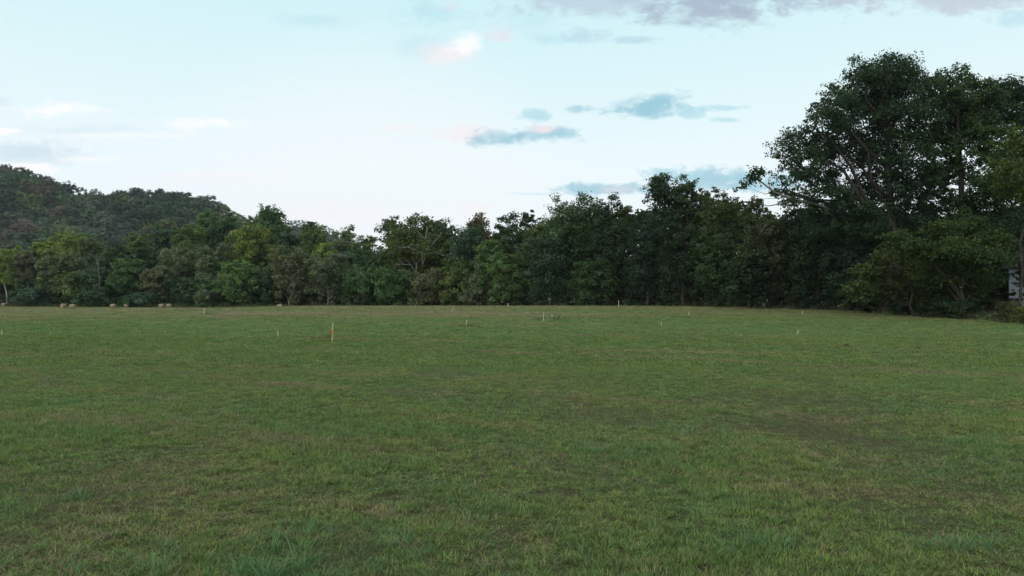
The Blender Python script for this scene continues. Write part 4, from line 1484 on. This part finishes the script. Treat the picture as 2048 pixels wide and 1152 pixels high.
row([(940, 703), (1180, 711), (1500, 727), (1800, 742), (2080, 757)], .30, 120)
row([(-30, 832), (180, 842), (420, 862), (560, 882), (760, 905)], .34, 65)
row([(1150, 669), (1450, 682), (1720, 694)], .45, 70)
row([(1760, 700), (1860, 712)], .25, 30)
row([(560, 697), (760, 702), (900, 700)], .35, 60)
row([(330, 745), (620, 775), (760, 790)], .3, 80)
row([(1050, 790), (1400, 812), (1700, 850)], .34, 50)
row([(0, 1040), (130, 1080), (200, 1150)], .25, 30)
Ph = np.concatenate(P_)
x, y = field_points(4.5, 26, 10.0)
k = vnoise(x, y, 14, .6) * .6 + vnoise(x, y, 15, 2.0) * .4 > .55
Ph = np.concatenate([Ph, np.stack([x[k], y[k], ground(x[k], y[k]) + .008], -1)])
s = rng.uniform(.7, 1.5, len(Ph))
scatter('hay_litter', Ph, np.stack([s, s, s * rng.uniform(.6, 1.6, len(Ph))], -1), straw, 'dry cut hay lying in rows and patches on the grass', 'hay')

# clumps of coarse blue-green grass that stand out of the sward
CLUMPS = [
    (645, 1095, 1.15, .75, 46, 'largest clump of coarse blue-green grass, low in the left half of the foreground'),
    (330, 1125, .9, .5, 26, 'coarse grass clump at the bottom edge left of the largest clump'),
    (180, 1000, .5, .35, 7, 'thin coarse grass clump in the left foreground above the bottom edge clumps'),
    (560, 1150, .6, .35, 22, 'coarse grass clump cut by the bottom edge below the largest clump'),
    (1150, 905, 1.5, .7, 26, 'wide patch of coarse grass right of mid foreground'),
    (1490, 1100, .7, .4, 18, 'coarse grass clump low in the right foreground'),
    (1925, 1100, .5, .3, 12, 'coarse grass clump near the bottom right corner'),
    (770, 866, 1.3, .5, 16, 'patch of coarse grass left of mid field, near the middle distance'),
    (925, 866, .7, .4, 10, 'small patch of coarse grass just right of the middle-distance patch'),
    (1385, 868, 1.2, .6, 14, 'patch of coarse grass in the right middle distance'),
    (125, 808, .6, .4, 9, 'small dark green clump at the far left of the mid field'),
    (10, 1025, .3, .4, 10, 'green clump cut by the left edge of the foreground'),
    (1900, 885, 1.4, .6, 14, 'patch of coarse grass near the right edge of the mid field'),
]
cdat = [(s_.data) for s_ in coarse]
cv_ = []
for k in range(5):
    r_ = blades(np.random.default_rng(880 + k), 15, .25, .0115, .10, .5, .75, 4)
    cv_.append(r_)
for (px, py, rx, ry, n, lab) in CLUMPS:
    c = on_ground(px, py)
    V, Q, Tn = [], [], []
    ofs = 0
    for j in range(int(n * 1.9)):
        a = rng.uniform(0, 6.28)
        r = rng.random() ** .6 * 1.15
        ox, oy = math.cos(a) * r * rx, math.sin(a) * r * ry
        v, q, tn = cv_[rng.integers(0, 5)]
        ang, s = rng.uniform(0, 6.28), rng.uniform(.4, 1.15) * (1.1 - .5 * r)
        cc, s_ = math.cos(ang), math.sin(ang)
        vv = np.stack([(v[:, 0] * cc - v[:, 1] * s_) * s + ox, (v[:, 0] * s_ + v[:, 1] * cc) * s + oy, v[:, 2] * s + gz(c.x + ox, c.y + oy) - c.z], -1)
        V.append(vv)
        Q.append(q + ofs)
        Tn.append(np.clip(tn + rng.normal(0, .15), 0, 1))
        ofs += len(v)
    o = link('grass_clump', mesh_np('grass_clump', np.concatenate(V), np.concatenate(Q), False, np.concatenate(Tn)), M_COARSE)
    o.location = c
    tag(o, lab, 'grass clump', 'coarse grass clumps in the field')

# weeds left standing round some stakes
WEEDS = [(648, 684, .75, .9, 30, 'dark thin-stemmed weeds standing left of the tall flagged stake', 'olive'), (415, 629, 1.0, .35, 40, 'low weeds round the foot of the pink-topped stake', 'dark'),
         (938, 654, 1.1, .4, 46, 'low weeds round the thin stake left of the paired stakes', 'dark'), (1100, 640, 1.9, .6, 90, 'weed patch round the paired stakes', 'mid')]
for (px, py, r, h, n, lab, pal) in WEEDS:
    c = on_ground(px, py)
    t = empty('weed_patch', c)
    tag(t, lab, 'weeds', 'weeds left round the stakes')
    tb = Tubes()
    lob = []
    for j in range(n):
        a, rr = rng.uniform(0, 6.28), r * math.sqrt(rng.random())
        bx, by = math.cos(a) * rr, math.sin(a) * rr * .6
        hh = h * rng.uniform(.35, 1.0) * (1.1 - .5 * rr / r)
        tx, ty = bx + rng.normal(0, .12) * h, by + rng.normal(0, .12) * h
        tb.tube([(bx, by, -.02), ((bx + tx) / 2 + rng.normal(0, .02), (by + ty) / 2, hh * .55), (tx, ty, hh)], [.005, .004, .002], 4)
        lob.append(((bx + tx) / 2, (by + ty) / 2, hh * .5, .07, .07, hh * .5))
    tb.build('stems', M_STRAW if h > .8 else M_COARSE, t)
    v, q, tint, cl = leaf_cloud(rng, lob, n * 6, .05, PAL[pal], clump=5, inner=.1, sig=.35)
    link('leaves', mesh_np('leaves', v, q, False, tint), M_LEAF, t)

# dark brown clods
for (px, py, s, lab) in [(1693, 693, .10, 'dark brown clod standing up from the mown grass on the right'), (1835, 699, .10, 'brown heap of dead grass right of the dark clod')]:
    c = on_ground(px, py)
    lob = [(0, 0, s * .5, s, s * .7, s * .7), (s * .8, 0, s * .3, s * .7, s * .5, s * .4)]
    v, q, tint, cl = leaf_cloud(rng, lob, 320, .08, [(0.13, 0.085, 0.05), (0.17, 0.12, 0.07), (0.09, 0.065, 0.035)], clump=8, inner=.1, sig=.4)
    o = link('clod', mesh_np('clod', v, q, False, tint), M_LEAF)
    o.location = c
    tag(o, lab, 'clod')

# ------------------------------------------------------------------ the evening air
hz = link('haze', box_mesh('haze', [(-2600, -400, -3.2, 1500, 2300, 330)]))
hm = bpy.data.materials.new('air')
hm.use_nodes = True
hm.node_tree.nodes.clear()
ht = NT(hm.node_tree)
ho = ht.n('ShaderNodeOutputMaterial')
pv = ht.n('ShaderNodeVolumePrincipled')
pv.inputs['Color'].default_value = (0.74, 0.87, 1.0, 1)
pv.inputs['Density'].default_value = 0.00006
ht.link(pv.outputs[0], ho.inputs['Volume'])
hz.data.materials.append(hm)
tag(hz, kind='stuff')
